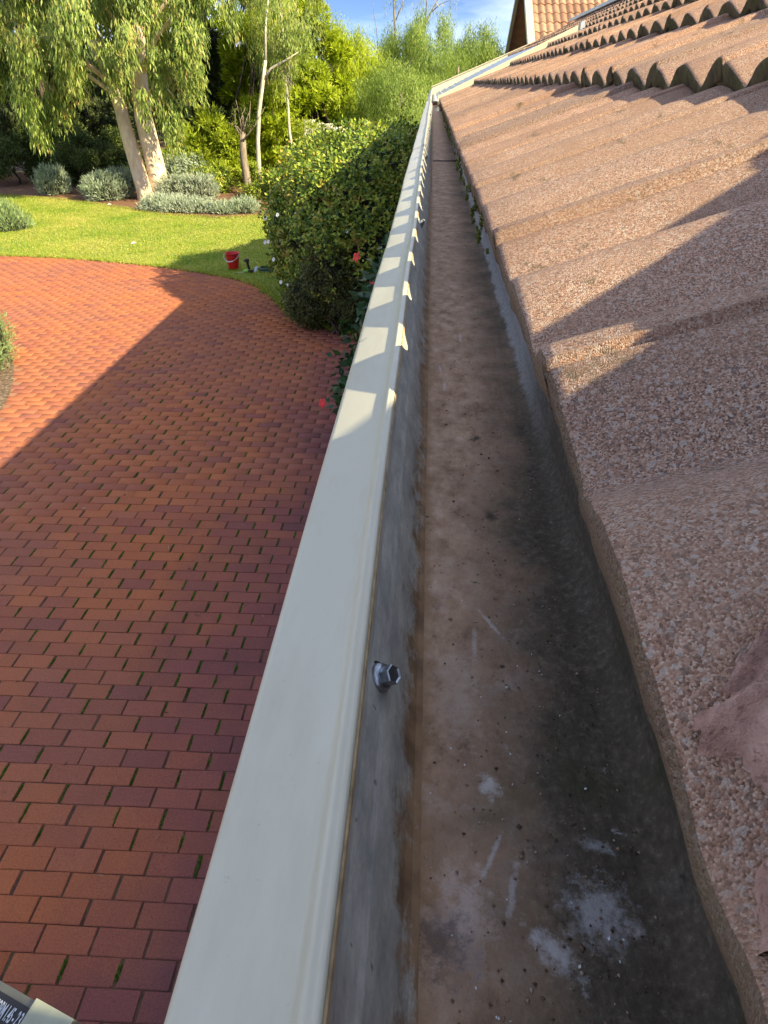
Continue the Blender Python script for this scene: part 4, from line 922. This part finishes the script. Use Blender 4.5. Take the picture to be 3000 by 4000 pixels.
# moss in the cross joints
M_moss = leaf_mat("joint_moss", [(.05, .12, .02), (.10, .22, .03), (.18, .36, .04)], .25, .7, 5)
PP = []
for (x, y, wd) in joints:
    if y > 9 or y < .3 or x < -3.9: continue
    f1 = math.sin(x*1.9+1.3)*math.sin(y*1.1+.4) + .6*math.sin(x*4.3+y*2.7)
    pr = (.50 + .42*f1 + (.25 if x < -1.1 else -.3)) * (1 if y < 4.6 else .6)
    if R.rand() < pr:
        k = R.randint(40, 150); PP.append(np.c_[x + R.normal(0, .0030, k), y + R.uniform(-.052, .052, k)*R.uniform(.4, 1.1), np.full(k, -.008)])
P = np.vstack(PP); D = unit(len(P))*.8; D[:, 2] = .8
V, F = leaf_vf(P, D, R.uniform(.007, .019, len(P)), .0072); o = link("joint_moss", np_mesh("joint_moss", V, F, M_moss)); tag(o, "green moss growing in the joints between the pavers", "moss", kind='stuff')
# fallen leaves
M_lit = leaf_mat("dry_leaf", [(.10, .06, .04), (.3, .2, .12), (.55, .48, .38)], .1, .8, 8)
n = 520; X = R.uniform(-8.5, -.4, n); Y = 1.5 + 12*R.rand(n)**.8; ok = (np.hypot(X-BC[0], Y-BC[1]) > BR)*~inside(LAWN, X, Y); P = np.c_[X, Y, np.full(n, .004)][ok]
D = unit(len(P)); D[:, 2] = R.uniform(.0, .12, len(P)); V, F = leaf_vf(P, D, R.uniform(.015, .06, len(P)), R.uniform(.006, .014, len(P)), .1)
n = 1500; a = R.uniform(-1.2, 1.1, n); d = BR*R.uniform(.82, 1.0, n); P2 = np.c_[BC[0]+d*np.cos(a), BC[1]+d*np.sin(a), np.full(n, .008)]; D2 = unit(n); D2[:, 2] = R.uniform(0, .2, n)
n3 = 260; X = R.uniform(-13, -3, n3); Y = R.uniform(13.5, 24, n3); P2 = np.vstack([P2, np.c_[X, Y, np.full(n3, .05)]]); D3 = unit(n3); D3[:, 2] *= .3; D2 = np.vstack([D2, D3]); n = n + n3
V2, F2 = leaf_vf(P2, D2, R.uniform(.02, .07, n), R.uniform(.008, .02, n), .1)
o = link("leaf_litter", np_mesh("leaf_litter", np.vstack([V, V2]), np.vstack([F, F2+len(V)]), M_lit)); tag(o, "small dry fallen leaves scattered over paving and mulch", "leaf litter", kind='stuff')

# ------------------------------------------------------------------ bucket, tool, hose, ladder
M_bucket = plain("red_plastic", (.62, .012, .014), .35); M_wplas = plain("white_plastic", (.72, .72, .72), .4)
bx, by = -3.86, 13.72
bk = empty("bucket", (bx, by, 0), "red plastic bucket with white handle standing on the lawn edge", "bucket")
mb = MB(); mb.lathe([(0, .022), (.098, .022), (.101, .03), (.116, .14), (.124, .235), (.132, .245), (.136, .30), (.147, .302), (.148, .312), (.140, .316), (.133, .312), (.120, .22), (.100, .04), (0, .034)], (bx, by, .01), 36); mb.build("body", M_bucket, bk, True)
mb = MB(); mb.lathe([(.125, .238), (.134, .238), (.134, .246), (.125, .246)], (bx, by, .01), 36); mb.build("stiffening_rib", M_bucket, bk, True)
pts = []
for t in np.linspace(0, math.pi, 15): pts.append((bx + .15*math.cos(t) - .03*math.sin(t), by - .05 - .11*math.sin(t), .30 - .125*math.sin(t) + .01))
mb = MB(); mb.tube(pts, .0045, 6); hb = mb.build("handle", M_wplas, bk, True)
mb = MB(); mb.tube(pts[5:10], .012, 8); mb.build("grip", M_wplas, hb, True).matrix_parent_inverse = Matrix.Translation((0, 0, 0))
M_blackp = plain("black_plastic", (.02, .02, .022), .5); M_lime_p = plain("lime_plastic", (.33, .55, .08), .45); M_yellowp = plain("yellow_plastic", (.65, .45, .02), .5)
tx, ty = -3.50, 13.45
tl = empty("cordless_grass_shear", (tx, ty, 0), "black and lime cordless garden tool lying beside the red bucket", "garden tool")
mb = MB(); mb.tube([(tx+.02, ty, .05), (tx+.01, ty, .12), (tx-.005, ty, .20), (tx-.02, ty, .235)], [.026, .022, .024, .034], 10); mb.build("grip_handle", M_blackp, tl, True)
mb = MB(); mb.tube([(tx-.065, ty, .232), (tx-.02, ty, .245), (tx+.03, ty, .238)], [.018, .034, .026], 10); mb.build("motor_head", M_blackp, tl, True)
mb = MB(); mb.tube([(tx+.05, ty-.02, .03), (tx-.02, ty-.02, .05), (tx-.09, ty-.02, .045)], [.030, .042, .028], 10); mb.build("lime_body", M_lime_p, tl, True)
mb = MB(); mb.box((tx+.055, ty-.03, .045), (.09, .07, .05)); mb.build("battery", M_blackp, tl)
mb = MB(); mb.add([(tx-.09, ty-.05, .02), (tx-.22, ty-.07, .018), (tx-.28, ty-.05, .016), (tx-.22, ty-.03, .018), (tx-.09, ty, .02), (tx-.09, ty-.05, .026), (tx-.22, ty-.07, .023), (tx-.28, ty-.05, .021), (tx-.22, ty-.03, .023), (tx-.09, ty, .026)], [(0,1,2,3,4)[::-1], (5,6,7,8,9), (0,1,6,5), (1,2,7,6), (2,3,8,7), (3,4,9,8), (4,0,5,9)]); mb.build("blade_guard", M_wplas, tl)
tr = empty("hand_trowel", (tx+.14, ty+.02, 0), "small hand trowel with yellow handle between bucket and hose", "trowel")
mb = MB(); mb.tube([(tx+.12, ty-.04, .03), (tx+.145, ty-.06, .012)], [.012, .014], 8); mb.tube([(tx+.145, ty-.06, .014), (tx+.165, ty-.10, .008)], [.014, .011], 8); mb.build("handle", M_yellowp, tr, True)
mb = MB(); mb.add([(tx+.11, ty-.03, .03), (tx+.15, ty-.02, .035), (tx+.19, ty+.01, .14), (tx+.13, ty+.0, .12), (tx+.115, ty-.035, .032), (tx+.155, ty-.025, .037), (tx+.195, ty+.005, .142), (tx+.135, ty-.005, .122)], [(0,1,2,3), (7,6,5,4), (0,4,5,1), (1,5,6,2), (2,6,7,3), (3,7,4,0)]); mb.build("blade", M_screw, tr)
M_hose = plain("dark_green_hose", (.03, .075, .06), .4)
hx, hy = -3.08, 13.6; pts = []
for t in np.linspace(0, 2*math.pi*4.3, 130):
    q = 1 - .03*t/6; pts.append((hx + .25*q*math.cos(t) + .02*math.sin(2.3*t), hy + .16*q*math.sin(t) + .015*math.cos(1.7*t), .025 + .016*t/6.28 + .008*math.sin(1.9*t)))
pts += [(hx+.35, hy+.1, .03), (hx+.6, hy+.05, .025), (hx+.95, hy+.2, .02)]
hs_ = MB(); hs_.tube(pts, .011, 7); ho = hs_.build("garden_hose", M_hose, None, True); tag(ho, "dark green coiled garden hose on the grass next to the hedge", "hose")

# small litter on the lawn
for lab, x, y in (("white scrap of paper on the sunny lawn", -6.78, 16.0), ("pale scrap at the foot of the gum tree", -9.75, 21.75)):
    mb = MB(); a = R.uniform(0, 3)
    mb.add([(x-.06, y-.04, .03), (x+.05, y-.05, .05), (x+.07, y+.04, .03), (x-.04, y+.05, .06), (x, y, .075)], [(0,1,4), (1,2,4), (2,3,4), (3,0,4)]); tag(mb.build("paper_scrap", M_white), lab, "litter")

# ladder: rail with a lettered sticker leaning below the gutter
M_alu = plain("ladder_aluminium", (.15, .15, .13), .45, .6); M_black = plain("sticker_black", (.01, .01, .014), .5); M_tan = plain("ladder_tan_side", (.42, .33, .2), .6); M_cap = plain("pale_plastic_cap", (.36, .38, .29), .5); M_ink = plain("sticker_white", (.62, .66, .72), .6)
lad = empty("step_ladder", (-.75, .45, 0), "platform ladder rail with black lettered sticker at the bottom left corner", "ladder")
A = Vector((-.90, .592, 1.715)); B = Vector((-.624, .487, 1.773)); dv = (B-A).normalized()
view = (Vector((-.65, .49, 1.79)) - Vector((0, 0, C))).normalized()
nv_ = (-view - dv*(-view).dot(dv)).normalized(); dn = nv_.cross(dv).normalized()
if dn.z > 0 and False: dn = -dn
down = dn if project(A*.5+B*.5 + dn*.05)[1] > project(A*.5+B*.5)[1] else -dn
rotL = Matrix((dv, -down, nv_)).transposed()
if rotL.determinant() < 0: rotL = Matrix((dv, -down, -nv_)).transposed()
ln = (B-A).length
def lbar(name, s0, s1, d0, d1, t0, t1, mat):
    mb = MB(); c = A + dv*((s0+s1)/2) + down*((d0+d1)/2) + nv_*((t0+t1)/2); R3 = Matrix((dv, down, nv_)).transposed(); mb.box(c, (s1-s0, d1-d0, t1-t0), R3); return mb.build(name, mat, lad)
lbar("rail", -.5, ln+.0, 0, .092, -.03, 0, M_alu)
lbar("sticker", -.2, ln-.022, .012, .052, 0, .0012, M_black)
lbar("lower_flange", -.5, ln, .070, .092, .0, .014, M_tan)
lbar("rail_end_cap", ln-.02, ln+.075, -.004, .10, -.036, .006, M_cap)
fc = bpy.data.curves.new("lettering", 'FONT'); fc.body = "PLATFORM 1.45 - 2.3"; fc.size = .031; fc.space_character = .95; fc.offset = .0006
fo = bpy.data.objects.new("lettering_tmp", fc); COL.objects.link(fo); dg = bpy.context.evaluated_depsgraph_get(); dg.update()
tm = bpy.data.meshes.new_from_object(fo.evaluated_get(dg)); bpy.data.objects.remove(fo)
w = max(v.co.x for v in tm.vertices); R3 = Matrix((dv, -down, dv.cross(-down))).transposed()
tnorm = dv.cross(-down)
for v in tm.vertices:
    q = A + dv*(ln-.026 - .095*(1 - v.co.x/w)) + down*(.043 - v.co.y*1.0) + nv_*.0022; v.co = q
tm.materials.clear(); tm.materials.append(M_ink); link("lettering", tm, lad)
for s_ in (0, 1):
    mb = MB(); top = A + dv*(-.42) + Vector((-.5*s_, .12*s_, 0)); mb.tube([top, (top.x - .15, top.y + .25*(1 if s_ else -1), 0)], .025, 8); mb.build("leg", M_alu, lad)
mb = MB(); p0 = A + dv*(-.4); mb.box((p0.x-.28, p0.y+.08, p0.z-.02), (.5, .3, .03)); mb.build("platform", M_alu, lad)
